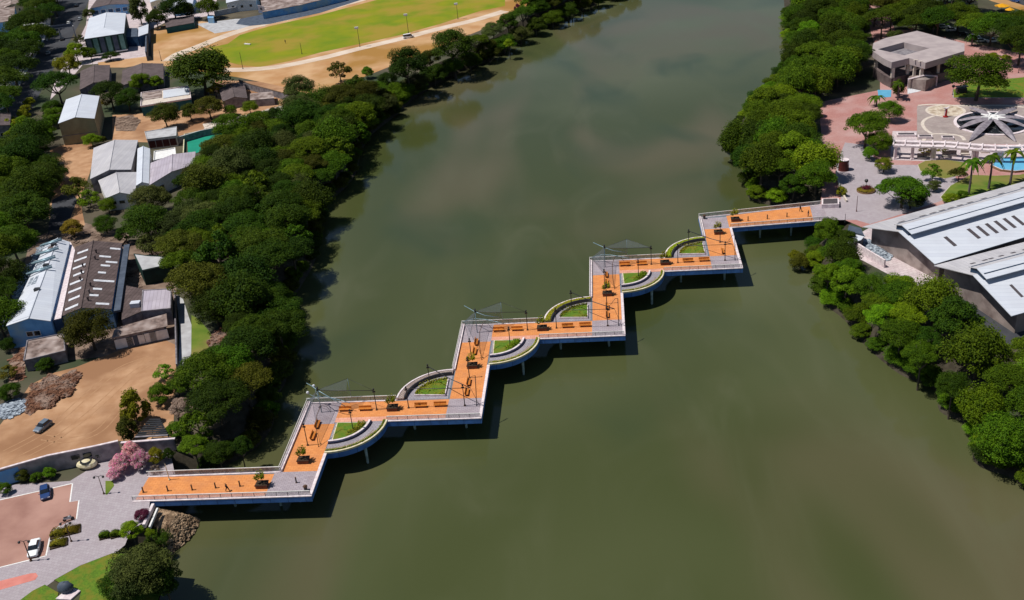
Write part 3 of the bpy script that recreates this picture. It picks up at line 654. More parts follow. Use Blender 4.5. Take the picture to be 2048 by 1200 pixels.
# potted shrubs
POT = thing('potted_shrub', 'x', 'planter', group='brick planters with shrubs on the footbridge')
b = MB(); b.prism([(-1.05, -.75), (1.05, -.75), (.95, .75), (-.95, .75)], 0, .62); b.build('planter', M['planterw'], POT)
b = MB(); b.prism([(-1.15, -.85), (1.15, -.85), (1.05, .85), (-1.05, .85)], .625, .75); b.build('rim', M['benchleg'], POT)
b = MB(); b.prism([(-.95, -.65), (.95, -.65), (.85, .65), (-.85, .65)], .7, .78); b.build('soil', M['soil'], POT)
b = MB(); rd = random.Random(3)
for i in range(26):
    a = rd.uniform(0, 6.28); r = rd.uniform(.5, 1.1); h = rd.uniform(1.2, 2.3); p0 = Vector((rd.uniform(-.3, .3), rd.uniform(-.25, .25), .78)); p1 = p0 + Vector((math.cos(a) * r * .6, math.sin(a) * r * .5, h * .7)); p2 = p0 + Vector((math.cos(a) * r, math.sin(a) * r * .8, h))
    for q in range(5):
        for u in range(3): leafquad(b, p1 + (p2 - p1) * (q / 4) + Vector((rd.uniform(-.15, .15), rd.uniform(-.15, .15), rd.uniform(-.1, .1))), .26, (rd.uniform(-1, 1), rd.uniform(-1, 1), 1), rd)
b.build('foliage', M['leaf_yellow'], POT)
for k in range(3): put(POT, bl(-17.6, 3.9, k), TH, f'brick planter with yellow-green shrub midway along the {STEP[k]} zigzag step')
put(POT, bl(-31.5, -12.4, 0), TH, 'brick planter with shrub on the short arm nearest the left bank')
put(POT, bl(-37.4, -19.4, 0), TH, 'brick planter with tall shrub at the inner end of the left approach')
put(POT, bl(-3.3, 18.6, 0), TH, 'planter with shrub on the short arm between the first and second steps')
put(POT, bl(-3.3, 18.6, 1), TH, 'planter with shrub on the short arm between the second and third steps')
put(POT, bl(-3.4, 19.6, 2), TH, 'planter with shrub near the top of the last short arm')
put(POT, bl(1.6, 26.9, 2), TH, 'wedge planter with small shrub at the start of the right approach')
# bollards
BOL = thing('bollard', 'x', 'bollard', group='black bollards on the two bridge approaches')
b = MB(); b.tube([(0, 0, 0), (0, 0, 1.05)], .13, 8); b.build('post', M['dark'], BOL)
b = MB(); b.ball((0, 0, 1.1), (.16, .16, .12), 8, 5); b.tube([(0, 0, 0), (0, 0, .08)], .2, 8); b.build('cap', M['brown'], BOL)
for i, (e, n) in enumerate(((-59.2, -20.2), (-54.7, -20), (-50.2, -19.9), (-46, -19.5), (-41.6, -19.2))): put(BOL, bl(e, n), 0, f'black bollard on the left approach, number {["one","two","three","four","five"][i]} counting from the left bank')
put(BOL, bl(-31.4, -18.6), 0, 'lone black bollard on the lavender corner paving of the first bend')
for i, (e, n) in enumerate(((4.8, 26.5), (9.7, 27.0), (14.7, 27.6))): put(BOL, bl(e, n, 2), 0, f'small bollard on the right approach, {["left","middle","right"][i]} one of three')
# lamp posts
LAMP = thing('lamp_post', 'x', 'street lamp', group='black double-headed lamp posts on the footbridge')
b = MB(); b.tube([(0, 0, 0), (0, 0, .3), (0, 0, 4.4)], [.16, .10, .075], 8); b.build('pole', M['dark'], LAMP)
b = MB(); b.tube([(0, 0, 0), (0, 0, .22)], [.26, .2], 8); b.build('base', M['brown'], LAMP)
for s_ in (-1, 1):
    b = MB(); b.tube([(0, 0, 4.1), (s_ * .12, 0, 4.4), (s_ * .2, 0, 4.35)], .03, 5); b.ball((s_ * .2, 0, 4.2), (.13, .13, .2), 8, 6); b.build('lantern', M['dark'], LAMP)
b = MB(); b.ball((0, 0, 4.75), (.18, .18, .30), 8, 6); b.build('finial', M['dark'], LAMP)
for k in range(3):
    for nm, e, n in (('beside the bench left of its lawn', -32, -7.3), ('standing in the corner lawn of its lower balcony', -24.1, -3.1), ('at the middle of its upper edge', -20.8, 3.9), ('left of its lower benches', -14.5, 4.2), ('in the bed of its upper balcony', -11.3, 12.2), ('on its right-hand corner paving', -3.4, 4.3), ('on the arm above its outer corner', -3.5, 14.4)):
        put(LAMP, bl(e, n, k), TH, f'black lamp post, {STEP[k]} zigzag step, {nm}')
# leaning corner poles with cable beams
def tubeobj(name, pts, r, m_, par, n=6):
    b = MB(); b.tube(pts, r, n); return b.build(name, M[m_], par, smooth=True)
for k in range(3):
    t = thing('cable_frame', f'dark cable frame spanning from two poles over the {STEP[k]} outer corner to the balcony lamps', 'cable frame', bl(-1.1, 4.1, k), group='cable frames over the outer corners')
    tubeobj('leaning_pole', [bl(-1.1, 4.1, k), bl(-1.0, 5.1, k) + Vector((0, 0, 3)), bl(-1.0, 6.2, k) + Vector((0, 0, 5.6))], .075, 'dark', t)
    tubeobj('curved_arm', [bl(-1.0, 6.2, k) + Vector((0, 0, 5.6)), bl(-1.6, 5.6, k) + Vector((0, 0, 5.9)), bl(-2.6, 4.6, k) + Vector((0, 0, 5.0))], .05, 'dark', t)
    X_ = bl(-1.8, 3.6, k) + Vector((0, 0, 4.5))
    tubeobj('cable_beam', [bl(-11.3, 12.2, k) + Vector((0, 0, 4.5)), bl(-6.5, 7.8, k) + Vector((0, 0, 4.25)), X_], .085, 'dark', t)
    tubeobj('cable_beam', [bl(-14.5, 4.2, k) + Vector((0, 0, 4.5)), bl(-8, 4.0, k) + Vector((0, 0, 4.35)), X_], .06, 'dark', t)
    tubeobj('corner_stay', [X_, bl(-.4, 3.9, k)], .04, 'dark', t)
    t = thing('curved_mast', f'thin curved dark pole by the lawn on the arm below the {STEP[k]} net canopy', 'pole', bl(-29.8, -7.9, k), group='thin curved poles by the lawns')
    tubeobj('pole', [bl(-29.8, -7.9, k), bl(-30.1, -6.6, k) + Vector((0, 0, 2.5)), bl(-30.0, -4.8, k) + Vector((0, 0, 5)), bl(-29.4, -3.2, k) + Vector((0, 0, 6.1))], .065, 'brown', t)
    tubeobj('arm', [bl(-29.4, -3.2, k) + Vector((0, 0, 6.1)), bl(-28.2, -3.4, k) + Vector((0, 0, 6.0)), bl(-27.3, -4.4, k) + Vector((0, 0, 5.3))], .05, 'dark', t)
# net canopies on the inner corners
for k in range(3):
    t = thing('net_canopy', f'pale steel mast with stretched translucent nets on the upper-left corner of the {STEP[k]} step', 'shade net', bl(-31.8, 3.7, k), group='net canopies on the zigzag corners')
    Mt = bl(-31.8, 3.7, k) + Vector((0, 0, 5.2)); Z = lambda e, n, z: bl(e, n, k) + Vector((0, 0, z))
    tubeobj('mast', [Z(-31.8, 3.7, 0), Mt], .10, 'steel', t); tubeobj('finial', [Mt, Mt + Vector((0, 0, .7))], .2, 'dark', t)
    tubeobj('strut', [Z(-34.6, 6.4, 5.2), Z(-33.4, 5.6, 5.0), Mt, Z(-29.0, 2.6, 3.9), Z(-26.4, 2.2, 2.2)] if k == 0 else [Z(-34.4, 6.3, 5.4), Mt, Z(-29.6, 2.9, 4.6), Z(-26.6, 3.6, 3.6)], .075, 'steel', t)
    tubeobj('strut', [Z(-35.2, 6.9, 1.1), Z(-32.6, 6.6, 1.9), Z(-30.2, 5.6, 2.2), Z(-27.4, 4.2, 2.2), Z(-25.8, 3.6, 2.0)], .07, 'steel', t)
    tubeobj('boom', [Mt, Z(-26.4, 4.6, 4.3), Z(-20.8, 3.9, 4.5)], .06, 'dark', t)
    for i_, e in enumerate((-34.4, -33.2) if k == 0 else ()):
        tubeobj('globe_arm', [Z(e, 5.4 + .8 * i_, 3.4 + i_), Z(-32.2, 4.2, 3.0 + i_), Z(-31.8, 3.7, 2.6 + i_)], .04, 'steel', t)
        b = MB(); b.ball(Z(e, 5.4 + .8 * i_, 3.6 + i_), (.32, .32, .34), 8, 6); b.build('globe', M['skylight'], t)
    pk = Z(-26.4, 6.9, 5.6)
    tubeobj('peak_post', [Z(-26.4, 7.2, 1.0), pk], .05, 'steel', t)
    def net(name, tri):
        b = MB(); b.add([tuple(p) for p in tri], [tuple(range(len(tri)))]); o = b.build(name, M['net'], t); s = o.modifiers.new('th', 'SOLIDIFY'); s.thickness = .01; return o
    net('net', [Mt, pk, Z(-26.4, 4.6, 4.3)]); net('net', [Mt, Z(-26.4, 4.6, 4.3), Z(-26.4, 7.2, 1.1), Z(-35.0, 7.0, 1.1)])
    if k == 2: net('net', [pk, Z(-20.8, 3.9, 4.5), Z(-26.4, 4.6, 4.3)])
    net('net', [Mt, Z(-35.0, 7.0, 1.1), Z(-32.0, -7.3, 4.5)])
    tubeobj('net_cable', [pk, Mt], .035, 'dark', t); tubeobj('net_cable', [pk, Z(-20.8, 3.9, 4.5)], .03, 'dark', t)
    tubeobj('net_cable', [Z(-32, -7.3, 4.5), Mt], .035, 'dark', t); tubeobj('net_cable', [Z(-32, -7.3, 4.5), Z(-35, 7, 1.1)], .03, 'dark', t)
# waste bins at the two end corners
BIN = thing('waste_bin', 'x', 'bin', group='waste bins at the end corners of the footbridge')
b = MB(); b.tube([(0, 0, .05), (0, 0, .85)], [.28, .36], 10); b.build('drum', M['dark'], BIN)
b = MB(); b.ring((0, 0), .2, .42, 0, 6.2832, .86, .96, 10); b.ball((0, 0, 1.05), (.3, .3, .14), 8, 4); b.build('lid', M['brown'], BIN)
put(BIN, bl(-29.1, -20.9), 0, 'dark waste bin in the outer corner of the first bend near the left bank')
put(BIN, bl(-6.0, 29.0, 2), 0, 'dark waste bin in the upper-left corner of the last bend')

# ---------------------------------------------------------------- buildings
def inset(P, d):
    c = sum(P, Vector()) / len(P); return [p + (c - p).normalized() * d for p in P]
def add_window(par, A, B, t, z, w_, h_, m_='glass', frame=True):
    """window or panel on the wall A-B, centre at fraction t"""
    d = (B - A).normalized(); n = Vector((d.y, -d.x, 0)); c0 = g(1024, 600); 
    if n.dot(Vector((0, 0, 0)) - A) < 0: n = -n
    c = A + (B - A) * t + n * .06; a = math.atan2(d.y, d.x)
    if frame:
        b = MB(); b.box((c.x, c.y, z), (w_ + .24, .10, h_ + .24), a); f_ = b.build('window', M['white'], par)
        b = MB(); q = c + n * .03; b.box((q.x, q.y, z), (w_, .10, h_), a); b.build('pane', M[m_], f_)
    else:
        b = MB(); b.box((c.x, c.y, z), (w_, .14, h_), a); b.build('wall_panel', M[m_], par)
def gable(name, label, cat, px, h, rise, roof, wall, hip=0.0, over=.35, th=.14, base=0.0, rt=.5):
    P = [g(x, y, h) for x, y in px]; A, B, C, D = P
    t = thing(name, label, cat, (sum(P, Vector()) / 4).xy.to_3d())
    r0, r1 = A + (B - A) * rt, D + (C - D) * rt; r0.z = r1.z = h + rise
    if hip: r0 = r0 + (r1 - r0) * hip
    Wp = inset(P, over); wr0 = Wp[0] + (Wp[1] - Wp[0]) * rt; wr1 = Wp[3] + (Wp[2] - Wp[3]) * rt
    b = MB()
    a_, b_, c_, d_ = Wp; lo = lambda p: (p.x, p.y, base); hi = lambda p, z: (p.x, p.y, z)
    top = h - .12; pk = h + rise - .2
    vs = [lo(a_), lo(wr0), lo(b_), lo(c_), lo(wr1), lo(d_), hi(a_, top), hi(wr0, pk if not hip else top), hi(b_, top), hi(c_, top), hi(wr1, pk), hi(d_, top)]
    b.add(vs, [(i, (i + 1) % 6, 6 + (i + 1) % 6, 6 + i) for i in range(6)]); b.build('wall', M[wall], t)
    b = MB()
    for q in ([A, r0, r1, D], [B, C, r1, r0]) + (([A, B, r0],) if hip else ()):
        n = len(q); up = [tuple(p) for p in q]; dn = [(p.x, p.y, p.z - th) for p in q]
        b.add(up + dn, [tuple(range(n)), tuple(range(2 * n - 1, n - 1, -1))] + [(i, n + i, n + (i + 1) % n, (i + 1) % n) for i in range(n)])
    b.build('roof', M[roof], t)
    b = MB(); b.tube([r0 + Vector((0, 0, .05)), r1 + Vector((0, 0, .05))], .12, 5); b.build('ridge_cap', M[roof], t)
    return t, P, Wp, r0, r1
def flatb(name, label, cat, px, h, roof, wall, parapet=.3, over=0.0, base=0.0, pm=None, slope=None):
    P = [g(x, y, h) for x, y in px]; t = thing(name, label, cat, (sum(P, Vector()) / len(P)).xy.to_3d())
    Wp = inset(P, over + .02)
    b = MB(); b.prism([(p.x, p.y) for p in Wp], base, h - .16, top=False); b.build('wall', M[wall], t)
    b = MB(); b.prism([(p.x, p.y) for p in P], h - .15, [h + (slope[i] if slope else 0) for i in range(len(P))]); b.build('roof', M[roof], t)
    if parapet:
        b = MB(); n = len(P)
        for i in range(n):
            A, B = P[i], P[(i + 1) % n]; c = (A + B) / 2; d = B - A; b.box((c.x, c.y, h + parapet / 2 + .002 * (i % 2)), (d.length + .1, .25, parapet), math.atan2(d.y, d.x))
        b.build('parapet', M[pm or wall], t)
    return t, P, Wp
def strip_on(par, name, A, B, C, D, u0, u1, v0, v1, m_, lift=.05):
    """patch on the quad A-B-C-D in fractions (u along A-B, v along A-D)"""
    f_ = lambda u, v: (A + (B - A) * u) * (1 - v) + (D + (C - D) * u) * v
    q = [f_(u0, v0), f_(u1, v0), f_(u1, v1), f_(u0, v1)]; n = (q[1] - q[0]).cross(q[3] - q[0]).normalized(); n = n if n.z > 0 else -n
    b = MB(); up = [tuple(p + n * lift) for p in q]; dn = [tuple(p + n * -.02) for p in q]
    b.add(up + dn, [(0, 1, 2, 3), (7, 6, 5, 4)] + [(i, 4 + i, 4 + (i + 1) % 4, (i + 1) % 4) for i in range(4)]); return b.build(name, M[m_], par)

# tall green hall with white roof, top left
t, P, Wp, r0, r1 = gable('green_hall', 'tall hall with white sheet roof and pale green panelled front beside the street', 'building', [(168, 78), (248, 66), (252, 26), (178, 36)], 8.5, 1.6, 'roofwhite', 'greendark', hip=.22)
for i in range(6): add_window(t, Wp[0], Wp[1], .09 + i * .164, 4.6, 2.0, 6.8, 'greenwall' if i % 2 else 'slate', False)
b = MB(); c = (Wp[0] + Wp[1]) / 2; d = Wp[1] - Wp[0]; n = Vector((d.y, -d.x, 0)).normalized(); c = c + n * .4
b.box((c.x, c.y, .9), (d.length, .5, .5), math.atan2(d.y, d.x)); b.build('ledge', M['white'], t)
t, P, Wp, r0, r1 = gable('blue_house', 'low house with grey roof and blue front behind the green hall', 'building', [(180, 17), (258, 8), (268, -18), (200, -10)], 5.0, 1.0, 'roofdark', 'bluewall')
for i in range(5): add_window(t, Wp[0], Wp[1], .12 + i * .19, 2.6, 2.4, 1.8, 'bluedark')
t, P, Wp = flatb('annex', 'small white-roofed annex joined to the green hall by a blue link', 'building', [(276, 73), (296, 66), (297, 48), (277, 55)], 5.0, 'roofwhite', 'bluedark', 0)
t, P, Wp = flatb('link_block', 'slate blue link block between green hall and annex', 'building', [(252, 74), (275, 73), (275, 56), (254, 56)], 4.5, 'slate', 'bluedark', 0)
t, P, Wp, *_ = gable('grey_shed', 'grey roofed shed left of the sheltered gap below the green hall', 'building', [(159, 180), (218, 163), (220, 130), (161, 142)], 3.5, 1.3, 'roofdark', 'greywall')
t, P, Wp, *_ = gable('grey_shed', 'larger grey roofed shed partly hidden by light green trees', 'building', [(242, 172), (327, 158), (327, 127), (245, 140)], 3.5, 1.6, 'roofdark', 'greywall')
t, P, Wp, *_ = gable('beige_block', 'tall beige block with a plain end wall and a white gable roof', 'building', [(116, 247), (189, 237), (199, 192), (132, 199)], 8.2, 1.4, 'roofwhite', 'beige')
b = MB(); A, B = Wp[0], Wp[1]; d = B - A; n = Vector((d.y, -d.x, 0)).normalized(); c = (A + B) / 2 + n * .05; b.box((c.x, c.y, 3.4), (d.length, .12, .18), math.atan2(d.y, d.x)); b.build('string_course', M['greywall'], t)
t, P, Wp, *_ = gable('street_house', 'house with bluish wall and rust roof at the top left corner', 'building', [(-30, 60), (28, 40), (30, 10), (-30, 22)], 5.5, 1.2, 'roofrust', 'bluewall')
# white warehouse with a clerestory step
t, P, Wp, r0, r1 = gable('white_warehouse', 'large white ridged warehouse with a slanting dark roof slit', 'building', [(180, 358), (262, 339), (276, 280), (187, 296)], 5.0, 1.5, 'roofgrey', 'greywall')
t, P, Wp, r0, r1 = gable('white_warehouse', 'lower white roofed warehouse half joined in front of the slit warehouse', 'building', [(212, 396), (271, 390), (273, 344), (196, 361)], 4.2, 1.3, 'roofgrey', 'white')
for i in range(3): add_window(t, Wp[0], Wp[1], .2 + i * .3, 2.4, 1.6, .9)
t, P, Wp, *_ = gable('narrow_shed', 'narrow bright white gabled shed between the two warehouses', 'building', [(272, 371), (298, 367), (300, 297), (275, 297)], 4.4, .8, 'roofwhite', 'white')
t, P, Wp, *_ = gable('lavender_roof_house', 'house with pale lavender gabled roof and dark windows facing the trees', 'building', [(299, 370), (389, 329), (391, 303), (301, 326)], 4.5, 1.0, 'rooflav', 'white')
add_window(t, Wp[0], Wp[1], .22, 2.2, 1.8, 1.3); add_window(t, Wp[0], Wp[1], .5, 2.2, 1.2, 1.3)
t, P, Wp = flatb('court_house', 'low concrete roofed building with open brown bays', 'building', [(294, 279), (352, 272), (353, 254), (290, 264)], 3.6, 'concrete', 'creamstone', .2, 0, pm='concrete')
for i in range(4): add_window(t, Wp[0], Wp[1], .14 + i * .24, 1.7, 2.1, 2.4, 'redbrown', False)
t, P, Wp = flatb('white_terrace', 'small flat white terrace block beside the green court', 'building', [(308, 322), (352, 312), (350, 297), (309, 304)], 3.0, 'white', 'white', .35)
sheet('green_court', G([(376, 309), (392, 306), (440, 294), (450, 262), (425, 264), (374, 276)]), .05, M['court'])
def wallrun(name, label, line, h, m_, th=.3, cap=None, cat='wall', base=0.0, gnd=0.0, z=0.0, wins=()):
    P = [g(x, y, z) for x, y in line]; t = thing(name, label, cat, P[0].xy.to_3d()); b = MB(); cb_ = MB()
    for i in range(len(P) - 1):
        c = (P[i] + P[i + 1]) / 2; d = P[i + 1] - P[i]; a = math.atan2(d.y, d.x)
        b.box((c.x, c.y, base + h / 2), (d.length + (th * .9 if i else 0), th - .002 * i, h), a)
        if cap: cb_.box((c.x, c.y, base + h + .09 + .002 * i), (d.length + th, th + .12, .18), a)
    b.build('wall_face', M[m_], t)
    for f_, sgi in wins:
        A, B = P[sgi - 1], P[sgi]; c = A + (B - A) * f_; d = (B - A).normalized(); n = Vector((d.y, -d.x, 0)); w_ = MB(); w_.box((c.x + n.x * th * .4, c.y + n.y * th * .4, h * .62), (1.5, .3, .9), math.atan2(d.y, d.x)); w_.build('opening', M['glass'], t)
    if cap: cb_.build('wall_cap', M[cap], t)
    return t, P
wallrun('court_wall', 'dark grey wall running along the back of the green court', [(352, 276), (400, 262), (470, 248), (532, 238)], 2.2, 'greywall', .4, 'concrete', z=2.2)
wallrun('court_wall', 'short cream wall at the left edge of the green court', [(368, 312), (370, 274), (430, 262)], 1.2, 'cream', .3)
wallrun('field_wall', 'dark boundary wall between the sports ground and the yards', [(478, 160), (500, 168), (566, 186), (610, 197)], 2.6, 'greywall', .3, 'brownkerb', z=2.6)
wallrun('hall_wall', 'tall slate wall separating the hall annex from the sports ground', [(296, 122), (296, 100), (299, 45)], 4.2, 'slate', .6)
t, P, Wp = flatb('terrace_house', 'house with white flat roof terrace and teal wall behind trees', 'building', [(282, 214), (382, 198), (379, 173), (283, 187)], 3.6, 'creamstone', 'tealwall', .5, pm='coping')
strip_on(t, 'roof_patch', P[0], P[1], P[2], P[3], .45, .98, .35, .95, 'roofwhite', .25)
strip_on(t, 'roof_patch', P[0], P[1], P[2], P[3], .03, .42, .45, .95, 'roofrust', .15)
gable('grey_cottage', 'small grey roofed cottage below the big spreading tree', 'building', [(445, 203), (495, 196), (489, 166), (438, 178)], 3.2, 1.1, 'roofdark', 'greywall')
flatb('yard_shelter', 'narrow flat concrete shelter beside the field boundary wall', 'building', [(500, 200), (548, 196), (545, 183), (500, 187)], 2.8, 'roofrust', 'greywall', 0)
flatb('store', 'long low store with grey roof and teal front by the sports ground', 'building', [(332, 55), (388, 45), (388, 30), (328, 38)], 3.0, 'roofdark', 'tealwall', 0)
wallrun('white_wall', 'pale grey wall behind the upper court at the top of the sports ground', [(430, 33), (470, 25), (520, 12)], 2.6, 'concrete', .4)
t, P, Wp = flatb('blue_kiosk', 'small bright blue kiosk under the tree by the upper court', 'building', [(415, 36), (427, 36), (427, 30), (415, 30)], 2.6, 'bluewall', 'bluewall', 0)
flatb('grandstand', 'wide weathered grandstand roof at the top edge above the track', 'building', [(525, 24), (600, 10), (690, -12), (660, -35), (520, -8)], 3.5, 'roofrust', 'bluewall', 0)
for nm, lab, px, h, rf, wl in (
    ('white_house', 'pale house with cream roof at the extreme top left', [(0, 20), (45, 5), (60, -25), (-10, -12)], 6, 'roofrust', 'cream'),
    ('town_house', 'tall white house behind trees left of the upper court', [(300, 5), (335, 0), (338, -22), (300, -18)], 6, 'roofwhite', 'cream'),
    ('town_house', 'white house with blue wall at the top edge right of the leaning trees', [(345, 14), (385, 8), (390, -14), (348, -8)], 5, 'roofwhite', 'bluewall'),
    ('town_house', 'white house at the top edge behind the blue kiosk', [(452, 6), (512, 0), (515, -20), (452, -14)], 5, 'roofwhite', 'white'),
    ('side_house', 'grey roof glimpsed between street trees on the left edge', [(-20, 262), (20, 250), (22, 225), (-20, 235)], 5, 'roofdark', 'greywall'),
    ('side_house', 'bluish house glimpsed between street trees by the warehouse', [(-20, 385), (14, 375), (20, 345), (-20, 352)], 4, 'bluedark', 'bluewall')):
    t, P, Wp, *_ = gable(nm, lab, 'building', px, h, 1.0, rf, wl)
    for i in range(3): add_window(t, Wp[0], Wp[1], .2 + .3 * i, h * .5, 1.2, 1.2)
# workshop complex on the left
t, P, Wp, r0, r1 = gable('blue_workshop', 'long blue walled workshop with pale metal roof and roof beams', 'building', [(12, 652), (101, 642), (140, 484), (92, 486)], 6.0, 1.3, 'roofwhite', 'bluewall', rt=.55)
for i, v in enumerate((.55, .68, .80, .92)):
    q0 = P[0] + (P[3] - P[0]) * v; q1 = r0 + (r1 - r0) * (v + .02)
    b = MB(); b.tube([q0 + Vector((-.5, 0, .9)), q1 + Vector((1.5, 0, .55))], .28, 6); b.tube([q0 + Vector((-.5, 1.4, .7)), q1 + Vector((1, 1.4, .5))], .14, 5); b.build('roof_duct', M['steel'], t, smooth=True)
strip_on(t, 'roof_panel', P[0], r0, r1, P[3], .25, .97, .02, .42, 'roofwhite', .08)
for u, v, du, dv, mm in ((.15, .42, .5, .1, 'trash'), (.6, .56, .3, .08, 'roofwhite'), (.1, .62, .6, .1, 'trash'), (.45, .82, .45, .09, 'roofdark')): strip_on(t, 'roof_panel', P[0], r0, r1, P[3], u, u + du, v, v + dv, mm, .12)
for u, v in ((.45, .32), (.6, .62), (.3, .9)):
    q = (P[0] + (r0 - P[0]) * .9) * (1 - v) + (P[3] + (r1 - P[3]) * .9) * v; b = MB(); b.box((q.x, q.y, q.z + .2), (1.2, 1, .8)); b.build('roof_unit', M['dark'], t)
for i in range(2): add_window(t, Wp[0], Wp[1], .45 + i * .17, 3.2, 1.3, 1.1)
flatb('blue_side_block', 'low blue side block along the workshop wall facing the brown roof', 'building', [(106, 640), (122, 636), (150, 500), (141, 484), (137, 484)], 5.2, 'coping', 'bluedark', 0)
t, P, Wp, r0, r1 = gable('brown_roof_workshop', 'workshop with dark brown corrugated roof dotted with white skylight strips', 'building', [(124, 632), (223, 618), (244, 486), (150, 494)], 5.0, 1.4, 'roofbrown', 'bluewall', rt=.42)
for i in range(8):
    v = .05 + i * .115; strip_on(t, 'skylight', P[0], r0, r1, P[3], .12 + .1 * (i % 3 == 1), .80, v, v + .028, 'skylight', .06)
for i, (v, a, c) in enumerate(((.05, .45, .9), (.16, .2, .5), (.25, .28, .58), (.37, .25, .95), (.49, .35, .62), (.60, .4, .72), (.66, .55, .95), (.74, .3, .7), (.88, .62, .98))): strip_on(t, 'skylight', r0, P[1], P[2], r1, a, c, v, v + .026, 'skylight', .06)
rd = random.Random(9)
for i in range(8):
    q = r0 + (r1 - r0) * (.1 + .1 * i) + Vector((rd.choice((-1.5, 1.3)), 0, -.2)); b = MB(); b.tube([q, q + Vector((0, 0, .7))], .2, 6); b.ball(q + Vector((0, 0, .8)), .32, 8, 5); b.build('roof_ventilator', M['roofdark'], t)
A, B = P[1], P[2]; d = B - A; c = (A + B) / 2 + Vector((1.0, .3, -.9)); b = MB(); b.box((c.x, c.y, c.z), (d.length, 1.5, .5), math.atan2(d.y, d.x)); b.build('side_gutter', M['slate'], t)
t, P, Wp = flatb('brown_annex', 'low brown roofed annex between brown workshop and pale concrete roof', 'building', [(243, 640), (284, 622), (288, 578), (247, 570)], 3.6, 'roofbrown', 'greywall', 0)
b = MB(); q = g(272, 612, 3.7); b.box((q.x, q.y, 4.2), (2.2, 1.6, 1.1)); b.build('water_tank', M['roofwhite'], t)
flatb('concrete_block', 'square block with pale lavender concrete roof beside the path', 'building', [(283, 623), (341, 617), (342, 578), (286, 581)], 4.2, 'rooflav', 'greywall', .15)
t, P, Wp = flatb('garage_row', 'long weathered brown roof over a row of white garage doors', 'building', [(223, 676), (335, 652), (333, 627), (230, 656)], 3.4, 'roofrust', 'greywall', 0, over=.9)
for i in range(4): add_window(t, Wp[0], Wp[1], .14 + .24 * i, 1.4, 4.0, 2.3, 'white' if i != 1 else 'slate', False)
t, P, Wp = flatb('ruined_annex', 'low annex with crumbling rubble roof in front of the blue workshop', 'building', [(48, 722), (130, 702), (127, 668), (55, 682)], 2.8, 'roofrust', 'greywall', .2)
t, P, Wp = flatb('green_shed', 'dark green walled shed with a pale concrete roof next to the trees', 'building', [(284, 541), (347, 527), (340, 514), (297, 512), (268, 508)], 4.2, 'concrete', 'greendark', .1)
# retaining wall, pergola and gate wall
wallrun('lot_wall', 'grey retaining wall with white cap below the sandy lot', [(-60, 957), (0, 939), (95, 912), (190, 893), (234, 883)], 3.5, 'wallpale', .35, 'coping', z=3.5, wins=((.55, 3), (.80, 3)))
wallrun('gate_wall', 'short white wall beam above the flowering bushes', [(244, 886), (348, 878)], 2.4, 'greywall', .4, 'coping', z=2.4)
t = thing('pergola', 'dark slatted pergola roof beside the flowering trees', 'pergola', g(305, 865)); P = [g(270, 874, 2.6), g(336, 870, 2.6), g(321, 839, 2.6), g(298, 839, 2.6)]
for i in range(9):
    v = i / 8; a, c = P[0] + (P[3] - P[0]) * v, P[1] + (P[2] - P[1]) * v; b = MB(); m_ = (a + c) / 2; d = c - a; b.box((m_.x, m_.y, 2.6), (d.length, .45, .12), math.atan2(d.y, d.x)); b.build('slat', M['dark'] if i else M['greywall'], t)
for p in P: b = MB(); b.tube([(p.x, p.y, 0), (p.x, p.y, 2.5)], .1, 6); b.build('post', M['dark'], t)
for a, c in ((P[0], P[3]), (P[1], P[2]), ((P[0] + P[1]) / 2, (P[2] + P[3]) / 2)): b = MB(); b.tube([a + Vector((0, 0, -.14)), c + Vector((0, 0, -.14))], .07, 5); b.build('rafter', M['dark'], t)
wallrun('abutment_wall', 'white sloping retaining wall beside the stone apron', [(308, 1014), (289, 1056)], .8, 'coping', .5)
wallrun('abutment_wall', 'thinner white wall nearer the stones beside the apron', [(316, 1020), (300, 1058)], .5, 'white', .3)
wallrun('path_wall', 'low dark wall along the left side of the concrete path', [(352, 592), (353, 640), (356, 740)], 1.6, 'greywall', .3)
t = thing('water_trough', 'cream bathtub-shaped tank under the retaining wall', 'tank', g(176, 935)); b = MB(); q = g(176, 935); b.ball((q.x, q.y, .8), (2, 1.2, .9), 12, 6); b.build('tank_body', M['cream'], t); b = MB(); b.ring((q.x, q.y), .7, 1.1, 0, 6.2832, 1.45, 1.6, 12); b.build('rim', M['dark'], t)
A, B = g(-60, 957, 3.5), g(34, 929, 3.5); d = B - A; c = (A + B) / 2 + Vector((d.y, -d.x, 0)).normalized() * .22; b = MB(); b.box((c.x, c.y, 1.6), (d.length, .1, 3.1), math.atan2(d.y, d.x)); LOTW = bpy.data.objects['lot_wall']; b.build('blue_section', M['bluewall'], LOTW)
